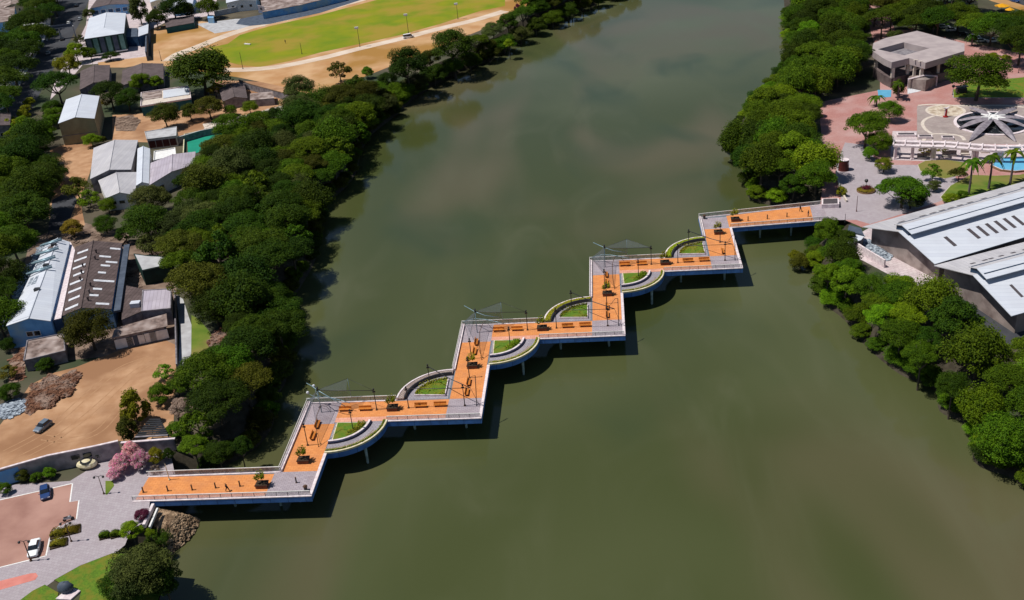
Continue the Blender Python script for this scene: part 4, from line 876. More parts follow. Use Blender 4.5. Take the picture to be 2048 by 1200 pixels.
# white market sheds on the right bank
def shed(label, nA, sB, nA2, h, rise, ext, tips):
    A, B = g(*nA, h), g(*sB, h); d = (g(*nA2, h) - A); Ld = d.length * ext; d.normalize(); A2, B2 = A + d * Ld, B + d * Ld
    r0, r1 = (A + B) / 2, (A2 + B2) / 2; r0.z = r1.z = h + rise
    t = thing('market_shed', label, 'warehouse', ((A + B + A2 + B2) / 4).xy.to_3d(), group='white roofed market sheds')
    wi = d * 2.2; c = (B - A).normalized()
    b = MB(); wp = [A + wi + c * .8, B + wi - c * .8, B2 - wi - c * .8, A2 - wi + c * .8]; pk0 = (wp[0] + wp[1]) / 2; pk1 = (wp[2] + wp[3]) / 2
    vs = []
    for z in (0, 1):
        for p, zz in ((wp[0], h - .3), (pk0, h + rise - .4), (wp[1], h - .3), (wp[2], h - .3), (pk1, h + rise - .4), (wp[3], h - .3)): vs.append((p.x, p.y, zz if z else 0))
    b.add(vs, [(i, (i + 1) % 6, 6 + (i + 1) % 6, 6 + i) for i in range(6)]); b.build('wall', M['brownwall'], t)
    up = Vector((0, 0, 1)); th = .16
    def slab(name, q, m_):
        n = len(q); b = MB(); b.add([tuple(p) for p in q] + [(p.x, p.y, p.z - th) for p in q], [tuple(range(n)), tuple(range(2 * n - 1, n - 1, -1))] + [(i, n + i, n + (i + 1) % n, (i + 1) % n) for i in range(n)]); return b.build(name, M[m_], t)
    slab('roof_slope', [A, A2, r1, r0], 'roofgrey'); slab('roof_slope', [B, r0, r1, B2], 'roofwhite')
    # raised ridge ventilator with its own little roof
    mw = 3.3; rr = .55; off_ = d * .8
    m0, m1 = r0 + off_ + up * 1.35, r1 + up * 1.35; sA = -c * mw + up * -(mw * rise / 11.5 + .0); sB_ = c * mw + up * -(mw * rise / 11.5)
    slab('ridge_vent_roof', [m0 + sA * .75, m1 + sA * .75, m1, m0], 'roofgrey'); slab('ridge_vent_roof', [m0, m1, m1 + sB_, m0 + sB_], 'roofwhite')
    b = MB(); w2 = 2.0; mm = (m0 + m1) / 2; ln = (m1 - m0).length - .6; b.box((mm.x, mm.y, h + rise + .1), (ln, w2 * 2, 1.5), math.atan2(d.y, d.x)); b.build('ridge_vent_side', M['blueband'], t)
    q0, q1 = B, r0
    for u, v0, v1, side in tips:
        if side > 0: strip_on(t, 'roof_light', r0, r1, B2, B, u, u + .012, v0, v1, 'ventdark', .06)
        else: strip_on(t, 'roof_light', r0, r1, A2, A, u, u + .022, v0, v0 + .05, 'ventdark', .06)
    return t
def uu(i): return i
sp1 = [(.105, .45, .73, 1)] + [(.195 + .034 * i, .42, .72, 1) for i in range(6)] + [(.43, .38, .66, 1), (.52, .38, .66, 1), (.56, .38, .66, 1)] + [(x, .55, 0, -1) for x in (.08, .16, .20, .235, .27, .305, .345, .40, .47, .56, .65)]
shed('long white roofed market shed nearest the bridge, with dark roof lights', (1725, 453.5), (1870, 528), (2048, 363), 5.0, 3.3, 1.55, sp1)
sp2 = [(.10, .40, .7, 1)] + [(.17 + .034 * i, .4, .7, 1) for i in range(5)] + [(x, .55, 0, -1) for x in (.10, .16, .19, .24, .30, .36)]
shed('second white roofed market shed, standing lower right of the first', (1868, 531), (2023, 632), (2048, 484), 5.0, 3.4, 2.2, sp2)
wallrun('yard_wall', 'pale wall below the gable end of the first market shed', [(1700, 492), (1730, 512), (1768, 535)], 2.0, 'coping', .4)
flatb('fish_kiosk', 'small blue-grey flat canopy touching the end of the first market shed', 'canopy', [(1695, 462), (1728, 470), (1722, 456), (1698, 450)], 3.0, 'slate', 'greywall', 0, over=.5)
flatb('lean_to', 'small white lean-to roof by the promenade end of the market shed', 'canopy', [(1696, 487), (1722, 480), (1731, 470), (1712, 468), (1696, 476)], 2.6, 'roofwhite', 'greywall', 0, over=.5)
for i, ln in enumerate(([(20, 925), (90, 890), (150, 850), (210, 800), (270, 745), (330, 712)], [(10, 905), (80, 868), (130, 830), (180, 785), (240, 738), (300, 715)], [(87, 875), (140, 880), (200, 860), (250, 800)])):
    P = [g(x, y) for x, y in smoothline(ln, 6)]
    for o_ in (-.8, .8):
        Q = offset(P, o_); sheet('tyre_track', offset(Q, .14) + offset(Q, -.14)[::-1], .020, M['track2'])
# junk heap beside the shed
def heap(name, label, px, n_, hmax, m_, rmin, rmax, seed, flat=False, kind=None, cat='heap', z0=0.0):
    P = G(px); c = sum(P, Vector()) / len(P); rd = random.Random(seed); b = MB(); Q = [(p.x, p.y) for p in P]
    b.add([(x, y, z0 + .03) for x, y in Q] + [(c.x + (x - c.x) * .55, c.y + (y - c.y) * .55, z0 + hmax * .6) for x, y in Q] + [(c.x, c.y, z0 + hmax)], [f_ for i in range(len(Q)) for f_ in ((i, (i + 1) % len(Q), len(Q) + (i + 1) % len(Q), len(Q) + i), (len(Q) + i, len(Q) + (i + 1) % len(Q), 2 * len(Q)))])
    x0, x1 = min(q[0] for q in Q), max(q[0] for q in Q); y0, y1 = min(q[1] for q in Q), max(q[1] for q in Q); k = 0
    while k < n_:
        x, y = rd.uniform(x0, x1), rd.uniform(y0, y1)
        if not inpoly(x, y, Q): continue
        k += 1; e = min(1, math.hypot(x - c.x, y - c.y) / (.5 * max(x1 - x0, y1 - y0))); r = rd.uniform(rmin, rmax); z = z0 + hmax * (1 - e) * .9 + r * .2
        if flat or k % 5 == 0: b.box((x, y, z), (r * 3, r * 1.6, r * .4), rd.uniform(0, 3))
        else: b.ball((x, y, z), (r, r * .8, r * .6), 6, 4, .3, k)
    o = b.build(name, m_); tag(o, label, cat if not kind else None, None, kind); return o
heap('debris_heap', 'brown heap of broken earth and timber at the edge of the sandy lot', [(52, 806), (64, 786), (60, 770), (84, 766), (98, 748), (120, 756), (150, 740), (165, 752), (150, 772), (144, 792), (118, 800), (104, 818), (76, 820), (60, 832), (46, 824)], 1100, .9, M['rubble'], .08, .42, 1)
heap('rubbish_heap', 'pale bluish rubbish heap left of the brown debris', [(0, 812), (25, 802), (55, 800), (50, 822), (20, 838), (0, 835)], 260, .9, M['trash'], .15, .5, 2, True)
heap('dry_brush_heap', 'reddish dry brush heap on the verge beside the path', [(415, 690), (430, 662), (455, 655), (462, 680), (490, 700), (470, 712), (430, 712)], 220, 1.6, M['rubble'], .2, .6, 3)
heap('scrap_heap', 'scattered pale scrap and timber outside the market shed gable', [(1716, 492), (1735, 480), (1762, 492), (1790, 512), (1775, 522), (1740, 508)], 200, .7, M['trash'], .12, .45, 4, True)

for nm, lab, px, n_, mm, sd_ in (('yard_debris', 'loose boards and rubble on the ground left of the terrace house', [(228, 236), (262, 230), (282, 240), (270, 262), (232, 262)], 120, 'rubbleflat', 11),
    ('yard_debris', 'scattered rubble and scrap at the top ends of the two workshops', [(100, 462), (150, 455), (200, 470), (240, 478), (200, 486), (150, 488), (96, 480)], 200, 'rubbleflat', 12),
    ('yard_debris', 'clutter between the brown roof and the green shed', [(248, 520), (270, 518), (285, 560), (282, 576), (252, 566)], 110, 'rubbleflat', 13),
    ('yard_debris', 'pale rubble strip along the court wall below the small round trees', [(405, 248), (470, 236), (560, 212), (590, 205), (560, 235), (470, 250), (410, 258)], 260, 'creamstone', 14),
    ('yard_debris', 'scrap strip along the street side of the blue workshop', [(40, 560), (80, 490), (90, 486), (60, 560), (14, 650), (0, 655)], 260, 'trash', 15),
    ('yard_debris', 'broken stones on the ground by the left edge above the rubbish', [(20, 720), (50, 690), (52, 722), (48, 760), (20, 770)], 120, 'rubble', 16)):
    heap(nm, lab, px, n_, .12, M[mm], .12, .45, sd_, True, kind='stuff')
# ---------------------------------------------------------------- plaza on the right bank
RH = 9.0
rp_ = G([(1745.5, 93), (1747, 86), (1771, 76), (1834, 61.5), (1929, 87), (1929, 102), (1851, 125.5), (1818.5, 116), (1783.5, 124.5), (1768, 117.5), (1745, 102)], RH)
hole = G([(1755.5, 98.5), (1807.5, 84.5), (1859, 96.5), (1809, 110.5)], RH)
t = thing('roofed_pavilion', 'large pavilion with grey angular flat roof pierced by a square opening', 'pavilion', (sum(rp_, Vector()) / len(rp_)).xy.to_3d())
bm = bmesh.new(); vo = [bm.verts.new(p) for p in rp_]; vh = [bm.verts.new(p) for p in hole]
eo = [bm.edges.new((vo[i], vo[(i + 1) % len(vo)])) for i in range(len(vo))]; eh = [bm.edges.new((vh[i], vh[(i + 1) % 4])) for i in range(4)]
bmesh.ops.triangle_fill(bm, use_beauty=True, edges=eo + eh)
for f_ in bm.faces:
    if f_.normal.z < 0: f_.normal_flip()
r_ = bmesh.ops.extrude_face_region(bm, geom=list(bm.faces)); 
bmesh.ops.translate(bm, vec=(0, 0, -2.1), verts=[v for v in r_['geom'] if isinstance(v, bmesh.types.BMVert)])
bmesh.ops.recalc_face_normals(bm, faces=bm.faces)
bmesh.ops.translate(bm, vec=-t.location, verts=bm.verts)
me = bpy.data.meshes.new('roof'); bm.to_mesh(me); bm.free(); me.materials.append(mat('pavilion_roof', S(186, 172, 170), S(168, 154, 154), .3, .8, detail=10)); o = bpy.data.objects.new('roof', me); COL.objects.link(o); o.parent = t
cen = sum(rp_, Vector()) / len(rp_)
mwall = mat('pavilion_wall', S(120, 106, 104), S(90, 76, 76), .5, .85)
b = MB(); body = [cen + (p - cen) * .93 for p in rp_]; b.prism([(p.x, p.y) for p in body], 0, 3.2); b.build('podium', mwall, t)
core = [cen + (p - cen) * .55 + Vector((1, 5, 0)) for p in rp_]; b = MB(); b.prism([(p.x, p.y) for p in core], 3.2, 7.0); b.build('core_wall', M['greywall'], t)
for i in (0, 2, 3, 4, 5, 6, 7, 8, 10):
    p = cen + (rp_[i] - cen) * .86; b = MB(); b.box((p.x, p.y, 3.5), (1.0, 1.0, 7.0)); b.build('column', M['creamstone'], t)
for a, c in ((5, 6), (6, 7), (4, 5)):
    p = cen + ((rp_[a] + rp_[c]) / 2 - cen) * .86; b = MB(); b.box((p.x, p.y, 3.5), (.8, .8, 7.0)); b.build('column', M['creamstone'], t)
for i in range(2):
    p = rp_[6] + (rp_[7] - rp_[6]) * (.3 + .3 * i); b = MB(); d = rp_[7] - rp_[6]; b.box((p.x, p.y, RH + .04), (1.6, .5, .06), .2); b.build('roof_hatch', M['creamstone'], t)
b = MB(); P = G([(1815, 176), (1850, 183), (1874, 170), (1858, 160), (1820, 160)]); b.prism([(p.x, p.y) for p in P], 0, [3.0, 3.8, 3.0, 3.2, 3.2], top=True); b.build('entrance_block', M['brownwall'], t)
b = MB(); q = [g(1815, 178), g(1820, 175), g(1843, 173), g(1872, 172)]; b.tube([(q[0].x, q[0].y, 0), (q[0].x, q[0].y, 3.3), ((q[0].x + q[3].x) / 2, (q[0].y + q[3].y) / 2 - .5, 4.2), (q[3].x, q[3].y, 3.3), (q[3].x, q[3].y, 0)], .28, 6); b.build('entrance_arch', M['coping'], t)
sheet('blue_floor', G([(1757, 196), (1755, 180), (1783, 180), (1782, 194)]), .05, M['poolwater'])
sheet('blue_floor', G([(1815, 188), (1815, 174), (1838, 178), (1862, 175), (1835, 184)]), .05, M['skylight'])
# mosaics and rings on the plaza
mo = g(1891, 221.5); b = MB(); b.ring((mo.x, mo.y), 0.01, 5.6, 0, 6.2832, .03, .045, 40); tag(b.build('round_mosaic', mat('mosaic', S(226, 214, 196), S(196, 176, 150), 1.2, .8, c3=S(170, 150, 130), s3=.5)), kind='structure')
b = MB(); b.ring((mo.x, mo.y), 5.2, 5.9, 0, 6.2832, .03, .06, 40); tag(b.build('mosaic_border', M['creamstone']), kind='structure')
for ln in ([(1868, 232), (1852, 238), (1845, 247), (1850, 258), (1862, 267)], [(1836, 211), (1870, 209), (1930, 212), (2000, 211), (2060, 216)], [(1845, 283), (1862, 269), (1900, 269), (1922, 273), (1929, 281)]):
    P = [g(x, y) for x, y in smoothline(ln, 5)]; sheet('cream_paving_curve', offset(P, .5) + offset(P, -.5)[::-1], .062, M['creamstone'])
SC = Vector((147.5, 301.6, 0))
t = thing('star_fountain', 'round dark glass pool with white rim under eight grey metal petals forming a star', 'fountain', SC)
b = MB(); b.ring((SC.x, SC.y), .01, 9.9, 0, 6.2832, 0, .10, 48); b.build('pool_glass', M['glass'], t)
b = MB(); b.ring((SC.x, SC.y), 9.9, 10.8, 0, 6.2832, 0, .28, 48); b.build('rim', M['coping'], t)
b = MB(); b.ring((SC.x, SC.y), 1.1, 2.0, 0, 6.2832, 1.7, 2.2, 16); b.ball((SC.x, SC.y, 2.0), (1.0, 1.0, .5), 10, 6); b.build('hub', M['white'], t)
for i in range(8):
    a = i * math.pi / 4; b = MB(); b.tube([SC + Vector((1.6 * math.cos(a), 1.6 * math.sin(a), 2.1)), SC + Vector((3.6 * math.cos(a), 3.6 * math.sin(a), 2.3))], [.45, .2], 6); b.build('white_bracket', M['white'], t)
for tx_, ty_, z1 in ((1938.5, 215, 1), (2033.5, 216, 1), (1938.5, 283, .2), (2032, 283, .2), (1917, 241, .6), (1918, 256, .6), (2056, 239, .6), (2055, 254, .6)):
    tip = g(tx_, ty_, z1); d = tip - SC; l = d.xy.length; u = Vector((d.x, d.y, 0)).normalized(); v = Vector((-u.y, u.x, 0)); b = MB(); n = 10; vs = []
    for i in range(n + 1):
        s_ = i / n; r = 1.4 + (l - 1.4) * s_; wdt = 1.25 * math.sin(math.pi * min(1, .12 + s_ * .88)) ** .8 * (1 if s_ < 1 else 0) + .02; z = 2.0 * (1 - s_) ** 1 + .5 * math.sin(math.pi * s_) + z1 * s_
        c = SC + u * r; vs += [(c.x + v.x * wdt, c.y + v.y * wdt, z - .25), (c.x, c.y, z + .18), (c.x - v.x * wdt, c.y - v.y * wdt, z - .25)]
    b.add(vs, [(3 * i + k, 3 * i + 3 + k, 3 * i + 4 + k, 3 * i + 1 + k) for i in range(n) for k in (0, 1)]); o = b.build('petal', M['metalgrey'], t, smooth=False); s = o.modifiers.new('t', 'SOLIDIFY'); s.thickness = .08
# colonnade / pergola of white beams
t = thing('white_colonnade', 'long white curved colonnade with paired columns between the star plaza and the pool', 'colonnade', g(1920, 300))
top = [g(x, y, 4.2) for x, y in smoothline([(1788, 281), (1840, 283), (1890, 284), (1940, 288), (1990, 291), (2040, 291), (2110, 288)], 4)]
for off_, nm in ((.0, 'roof_beam'), (-3.2, 'roof_beam')):
    P = offset(top, off_); A, B = offset(P, .7), offset(P, -.7); b = MB()
    for i in range(len(P) - 1): b.prism([(A[i].x, A[i].y), (A[i + 1].x, A[i + 1].y), (B[i + 1].x, B[i + 1].y), (B[i].x, B[i].y)], 3.7, 4.2)
    b.build(nm, M['coping'], t)
for i in range(0, len(top) - 1, 2):
    a, c = offset(top, .7)[i], offset(top, -3.9)[i]; b = MB(); m_ = (a + c) / 2; d = c - a; b.box((m_.x, m_.y, 4.3), (d.length, .35, .3), math.atan2(d.y, d.x)); b.build('cross_beam', M['coping'], t)
for px in (1793, 1827, 1865, 1870, 1950, 1957, 1996, 2003):
    i = min(range(len(top)), key=lambda j: abs(proj(top[j])[0] - px)); p = offset(top, -3.2)[i]; q = offset(top, 0)[i]
    dx = (px - proj(top[i])[0]) / 7; 
    for z_ in (p, q): b = MB(); b.box((z_.x + dx, z_.y + dx * .1, 1.85), (.62, .62, 3.7)); b.box((z_.x + dx, z_.y + dx * .1, .2), (.9, .9, .4)); b.build('column', M['coping'], t)
for i, (px, py, w_) in enumerate(((1812, 272, 3.6), (1812, 288, 3.2), (1850, 276, 2.6), (1895, 278, 2.2))):
    q = g(px, py); t = thing('stone_planter_box', f'low white rectangular planting box behind the colonnade, {["upper left", "lower left", "middle", "right"][i]} one', 'planter', q, group='planting boxes behind the colonnade'); b = MB(); a = R_(-15)
    b.box((q.x, q.y, .35), (w_ * 1.5, 2.0, .7), a); b.build('box', M['coping'], t); b = MB(); b.box((q.x, q.y, .72), (w_ * 1.25, 1.4, .06), a); b.build('soil', M['ventdark'], t)
for i, (px, py) in enumerate(((1843, 318), (1853, 316), (1893, 314), (1905, 312), (1930, 310), (1970, 306))):
    q = g(px, py); t = thing('stone_bench', f'brown panelled seat under the white colonnade, number {["one", "two", "three", "four", "five", "six"][i]} from the left', 'bench', q, group='seats under the colonnade'); b = MB(); b.box((q.x, q.y, .25), (2.2, .7, .5), R_(-15)); b.build('seat', M['creamstone'], t); b = MB(); b.box((q.x + .1, q.y + .55, .75), (2.2, .2, 1.5), R_(-15)); b.build('backrest', M['brownwall'], t)
# pool
pp = [(1988, 322), (2010, 318), (2060, 314), (2120, 310), (2120, 336), (2070, 342), (2030, 346), (2000, 343), (1980, 334)]
P = G(pp); c = sum(P, Vector()) / len(P)
t = thing('curved_pool', 'curved pale blue pool with brown rim at the right edge by the palms', 'pool', c)
b = MB(); b.prism([(p.x, p.y) for p in P], 0, .5); b.build('rim', M['brownkerb'], t); b = MB(); b.prism([((c + (p - c) * .95).x, (c + (p - c) * .95).y) for p in P], .4, .52); b.build('rim_top', M['coping'], t)
b = MB(); b.prism([((c + (p - c) * .92).x, (c + (p - c) * .92).y) for p in P], .45, .535); b.build('pool_surface', M['poolwater'], t)
# drum monument, round planter, poles, end wall
q = g(1687, 340); t = thing('drum_monument', 'red-brown drum-shaped monument with white top beside the riverside trees', 'monument', q)
b = MB(); b.tube([(q.x, q.y, 0), (q.x, q.y, .3), (q.x, q.y, 3.0)], [1.5, 1.4, 1.3], 16); b.build('drum', M['redbrown'], t); b = MB(); b.ring((q.x, q.y), .05, 1.35, 0, 6.2832, 3.0, 3.15, 16); b.build('top', M['coping'], t)
b = MB(); b.box((q.x + .7, q.y - .9, 2.2), (.5, .3, .7)); b.build('plaque', M['coping'], t)
q = g(1732, 382); t = thing('round_flowerbed', 'round raised bed of yellow-green hedge with a red shrub centre', 'planter', q); b = MB(); b.ring((q.x, q.y), .05, 2.4, 0, 6.2832, 0, .4, 20); b.build('kerb', M['brownkerb'], t)
b = MB(); rd = random.Random(5)
for i in range(1500): a = rd.uniform(0, 6.28); r = rd.uniform(1.2, 2.4); leafquad(b, Vector((q.x + r * math.cos(a), q.y + r * math.sin(a), .4 + rd.uniform(0, .5))), .2, (math.cos(a), math.sin(a), 1.3), rd)
b.build('hedge', M['leaf_orange'], t); b = MB()
for i in range(600): leafquad(b, q + Vector((rd.gauss(0, .5), rd.gauss(0, .5), .9 + rd.uniform(-.3, .5))), .22, (rd.gauss(0, 1), rd.gauss(0, 1), 1), rd)
b.build('centre_shrub', M['leaf_magenta'], t)
def pole(name, label, base, top_, r, m_, h=None, head=None, cat='pole', group=None):
    """base pixel, top pixel -> vertical pole; its height solved from the picture"""
    q = g(*base); hh = h
    if hh is None:
        hh = 1.0
        while hh < 30 and proj((q.x, q.y, hh))[1] > top_[1]: hh += .1
    t = thing(name, label, cat, q, group=group); b = MB(); b.tube([q, q + Vector((0, 0, hh))], [r, r * .6], 6); b.build('pole', M[m_], t)
    b = MB(); b.tube([q, q + Vector((0, 0, .25))], r * 2, 6); b.build('base', M[m_], t)
    if head == 'flood':
        b = MB(); p = q + Vector((0, 0, hh)); b.box((p.x - .3, p.y, p.z), (1.6, .7, .8)); b.build('floodlight', M['skylight'], t)
    elif head == 'double':
        for s_ in (-1, 1): b = MB(); p = q + Vector((0, 0, hh)); b.tube([p, p + Vector((s_ * .5, 0, .2)), p + Vector((s_ * .8, 0, 0))], .05, 5); b.ball(p + Vector((s_ * .8, 0, -.12)), .24, 8, 5); b.build('lantern', M['dark'], t)
    elif head == 'ball': b = MB(); p = q + Vector((0, 0, hh)); b.ball(p, .5, 10, 6); b.build('round_head', M['dark'], t)
    return t
pole('round_head_post', 'short pale post with a dark round head behind the round flowerbed', (1732, 374), (1732, 362), .12, 'coping', head='ball', cat='post')
pole('red_flagpole', 'thin red-brown pole standing on the promenade paving before the round bed', (1713, 423), (1714, 392), .09, 'redbrown', cat='pole')
pole('path_post', 'short dark post on the promenade just right of the end wall', (1678, 414), (1678, 406), .12, 'dark', h=1.1, cat='post')
pole('path_post', 'dark post at the promenade edge above the tree by the shed', (1690, 445), (1690, 428), .08, 'dark', cat='post')
pole('plaza_lamp', 'black plaza lamp between the yellow flower strip and the lawn', (2037, 146), (2036, 117), .10, 'dark', head='double', cat='street lamp')
pole('plaza_lamp', 'small black lamp standing beside the kiosk cart near the domed tree', (1905, 190), (1905, 173), .09, 'dark', head='ball', cat='street lamp')
for i, (bb, tt) in enumerate((((720, 94), (708, 56)), ((817, 66), (806, 30)), ((916, 38), (906, 8)), ((604, 108), (599, 86)), ((486, 138), (480, 105)), ((323, 122), (320, 100)))):
    pole('floodlight_pole' if i < 3 else 'field_pole', 'field floodlight pole, ' + ['lowest and leftmost of the three along the track', 'middle one of the three, by the parked white van', 'farthest one of the three near the top'][i] if i < 3 else ['thin short pole standing in the green end of the field', 'dark pole where the track bends near the big dark tree', 'thin pole left of the big dark spreading tree'][i - 3], bb, tt, .13, 'dark', head='flood' if i < 3 else None, cat='floodlight' if i < 3 else 'pole', group='poles round the sports field')
pole('field_pole', 'thin pole on the sandy strip above the boundary wall', (586, 163), (584, 148), .08, 'dark', group='poles round the sports field')
pole('promenade_lamp', 'tall dark lamp leaning over the white car in the car park', (62, 1122), (47, 1083), .11, 'brown', head='double', cat='street lamp')
pole('promenade_lamp', 'dark lamp post between the two small hedges beside the car park', (143, 1083), (130, 1047), .09, 'brown', head='double', cat='street lamp')
pole('promenade_lamp', 'brown lamp post on the triangular bed near the flowering bushes', (208, 988), (197, 954), .09, 'brown', head='double', cat='street lamp')
pole('utility_pole', 'leaning pale pole behind the rail at the left end of the bridge', (339, 960), (352, 928), .10, 'cream')
pole('utility_pole', 'thin pale pole with white box among trees left of the white terrace house', (347, 240), (346, 214), .09, 'coping', cat='pole')
pole('street_lamp', 'white street lamp beside the grey sheds at the street', (187, 135), (186, 123), .1, 'coping', head='ball', cat='street lamp')
q = g(1660, 409); t = thing('end_wall', 'white box wall with dark railing top where the bridge meets the right bank', 'wall', q)
P = G([(1643, 417), (1678, 416), (1677, 404), (1643, 405)]); b = MB(); b.prism([(p.x, p.y) for p in P], 0, 1.1); b.build('box_wall', M['coping'], t); b = MB(); b.prism([(p.x, p.y) for p in inset(P, .5)], 1.0, 1.16); b.build('planting', M['ventdark'], t)
wallrun('promenade_edge', 'low cream edge wall between promenade and riverside trees on the right bank', [(1672, 345), (1680, 380), (1693, 404)], .6, 'creamstone', .4)
t = thing('kiosk_cart', 'dark kiosk cart on the lawn edge beside the domed tree', 'cart', g(1922, 186)); q = g(1922, 186)
b = MB(); b.box((q.x, q.y, .9), (3.2, 1.4, 1.5)); b.build('body', M['dark'], t); b = MB(); b.box((q.x, q.y, 2.2), (3.8, 2, .12)); b.build('canopy', M['dark'], t)
for s_ in (-1, 1):
    b = MB(); b.tube([(q.x + s_ * 1.5, q.y, 1.6), (q.x + s_ * 1.5, q.y, 2.2)], .06, 5); b.build('post', M['dark'], t); b = MB(); b.tube([(q.x + s_, q.y - .75, .35), (q.x + s_, q.y - .95, .35)], .35, 10); b.build('wheel', M['brown'], t)
for i, (px, py) in enumerate(((2003, 22), (2018, 30))):
    q = g(px, py); t = thing('yellow_stall', ['large orange-yellow parasol stall beside the lane at the top right', 'small bright yellow awning stall below the orange one'][i], 'stall', q)
    b = MB(); b.tube([q, q + Vector((0, 0, 2.6))], .08, 6); b.build('pole', M['dark'], t); b = MB(); b.tube([q + Vector((0, 0, 2.1)), q + Vector((0, 0, 3.0))], [3.0 - 1.2 * i, .1], 8); b.build('canopy', M['yellowpaint'], t)
q = g(815, 76); 

# ---------------------------------------------------------------- vehicles
def prof_loft(b, secs):
    """secs: list of (x, [(y,z)...]) closed sections along the length"""
    n = len(secs[0][1]); vs = [(x, y, z) for x, s in secs for y, z in s]; fs = [(i * n + k, i * n + (k + 1) % n, (i + 1) * n + (k + 1) % n, (i + 1) * n + k) for i in range(len(secs) - 1) for k in range(n)]
    fs += [tuple(range(n - 1, -1, -1)), tuple(range((len(secs) - 1) * n, len(secs) * n))]; b.add(vs, fs)
def car(label, loc, rz, paint, kind='sedan', group=None, cat='car'):
    t = thing('parked_car', label, cat, (0, 0, 0), 0, group)
    def sec(x, w_, z0, z1, r=.12): h = w_ / 2; return (x, [(-h, z0), (-h - .02, (z0 + z1) / 2), (-h + .02, z1 - r), (-h + r + .04, z1), (h - r - .04, z1), (h - .02, z1 - r), (h + .02, (z0 + z1) / 2), (h, z0)])
    L_ = {'sedan': 4.5, 'hatch': 4.0, 'van': 4.9}[kind]; k = L_ / 4.5
    hood = .92 if kind != 'van' else 1.15; tail = {'sedan': .98, 'hatch': 1.0, 'van': 1.15}[kind]
    b = MB(); prof_loft(b, [sec(-2.25 * k, 1.45, .38, .80), sec(-2.1 * k, 1.68, .28, tail - .06), sec(-1.5 * k, 1.76, .24, tail), sec(0, 1.80, .22, .98), sec(1.1 * k, 1.78, .24, .96), sec(1.9 * k, 1.68, .28, hood - .10), sec(2.2 * k, 1.42, .38, .66)])
    b.build('body', M[paint], t, smooth=False)
    xs = {'sedan': (-1.55, -.85, .35, 1.05), 'hatch': (-1.95, -1.55, .25, .95), 'van': (-2.15, -2.0, 1.0, 1.7)}[kind]; zr = 1.42 if kind != 'van' else 1.85
    def cab(x, w_, z): h = w_ / 2; return [(-h, .9), (-h + .02, z - .08), (-h + .12, z), (h - .12, z), (h - .02, z - .08), (h, .9)]
    b = MB(); prof_loft(b, [(xs[0] * k, cab(0, 1.62, .97)), (xs[1] * k, cab(0, 1.46, zr)), (xs[2] * k, cab(0, 1.46, zr)), (xs[3] * k, cab(0, 1.62, .97))]); b.build('windows', M['glass'], t)
    b = MB(); prof_loft(b, [(xs[1] * k - .04, [(-.62, zr - .02), (-.60, zr + .035), (.60, zr + .035), (.62, zr - .02)]), (xs[2] * k + .02, [(-.62, zr - .02), (-.60, zr + .035), (.60, zr + .035), (.62, zr - .02)])]); b.build('roof', M[paint], t)
    for x in (-1.35 * k, 1.38 * k):
        for s_ in (-1, 1):
            b = MB(); b.tube([(x, s_ * .72, .32), (x, s_ * .91, .32)], .32, 12); wl = b.build('wheel', M['dark'], t); b = MB(); b.tube([(x, s_ * .90, .32), (x, s_ * .925, .32)], .19, 8); b.build('rim', M['steel'], wl)
    for s_ in (-1, 1):
        b = MB(); b.box((2.12 * k, s_ * .55, .62), (.16, .34, .14)); b.build('headlight', M['skylight'], t); b = MB(); b.box((-2.2 * k, s_ * .6, .72), (.1, .26, .16)); b.build('tail_light', M['redpaint'], t)
        b = MB(); b.box((.75 * k, s_ * .96, 1.0), (.12, .16, .12)); b.build('mirror', M[paint], t)
    t.location = loc; t.rotation_euler = (0, 0, rz); return t
M['carwhite'] = mat('car_white', (.80, .80, .80), (.76, .76, .76), 1, .25, spec=.5); M['carblue'] = mat('car_blue', (.02, .05, .16), (.018, .045, .14), 1, .25, spec=.5)
M['cargrey'] = mat('car_grey', (.19, .23, .28), (.17, .21, .26), 1, .25, spec=.5, metal=.3); M['cardark'] = mat('car_dark', (.02, .02, .024), None, 1, .3, spec=.5); M['carsilver'] = mat('car_silver', (.5, .52, .54), None, 1, .3, metal=.4)
def heading(p0, p1): a, c = g(*p0), g(*p1); return math.atan2(c.y - a.y, c.x - a.x)
car('white saloon car parked in the pink car park beside the kerb curve', g(70, 1101), heading((72, 1078), (63, 1115)), 'carwhite')
car('dark blue hatchback parked beside the hedge at the top of the car park', g(92, 990), heading((91, 975), (93, 1003)), 'carblue', 'hatch')
car('grey van-like car alone on the sandy lot', g(87, 857), heading((105, 838), (72, 864)), 'cargrey', 'hatch')
car('white van parked on the running track by the middle floodlight', g(817, 76), heading((800, 78), (834, 72)), 'carwhite', 'van')
for i, (px, py, c_, lb) in enumerate(((153, 13, 'cardark', 'dark car driving up the street near the top left'), (138, 48, 'carwhite', 'white car on the street just above the footbridge'), (97, 108, 'carsilver', 'pale car on the dark street left of the green hall'))): car(lb, g(px, py), heading((130, 90), (165, 0)), c_, 'hatch')
for i, (px, py) in enumerate(((8, 122), (20, 131), (6, 140), (30, 124), (16, 152))): car('white car in the small lot at the left edge, ' + ['topmost', 'second from top', 'leftmost of the middle', 'rightmost', 'lowest'][i], g(px, py), .3 + .2 * i, 'carwhite' if i != 2 else 'carsilver', 'hatch', group='white cars in the small lot at the left edge')
for i, (px, py) in enumerate(((125, 80), (112, 122), (83, 150), (160, 40))): car('car on the street, ' + ['dark one just below the overpass', 'silver one beside the yellow-green tree', 'dark one between the flat trees', 'silver one left of the blue fronted house'][i], g(px, py), heading((130, 90), (165, 0)), ['cardark', 'carsilver'][i % 2], 'hatch')
cols = ['carwhite', 'carwhite', 'carsilver', 'carwhite', 'cardark', 'carwhite', 'carsilver', 'carwhite', 'carblue']
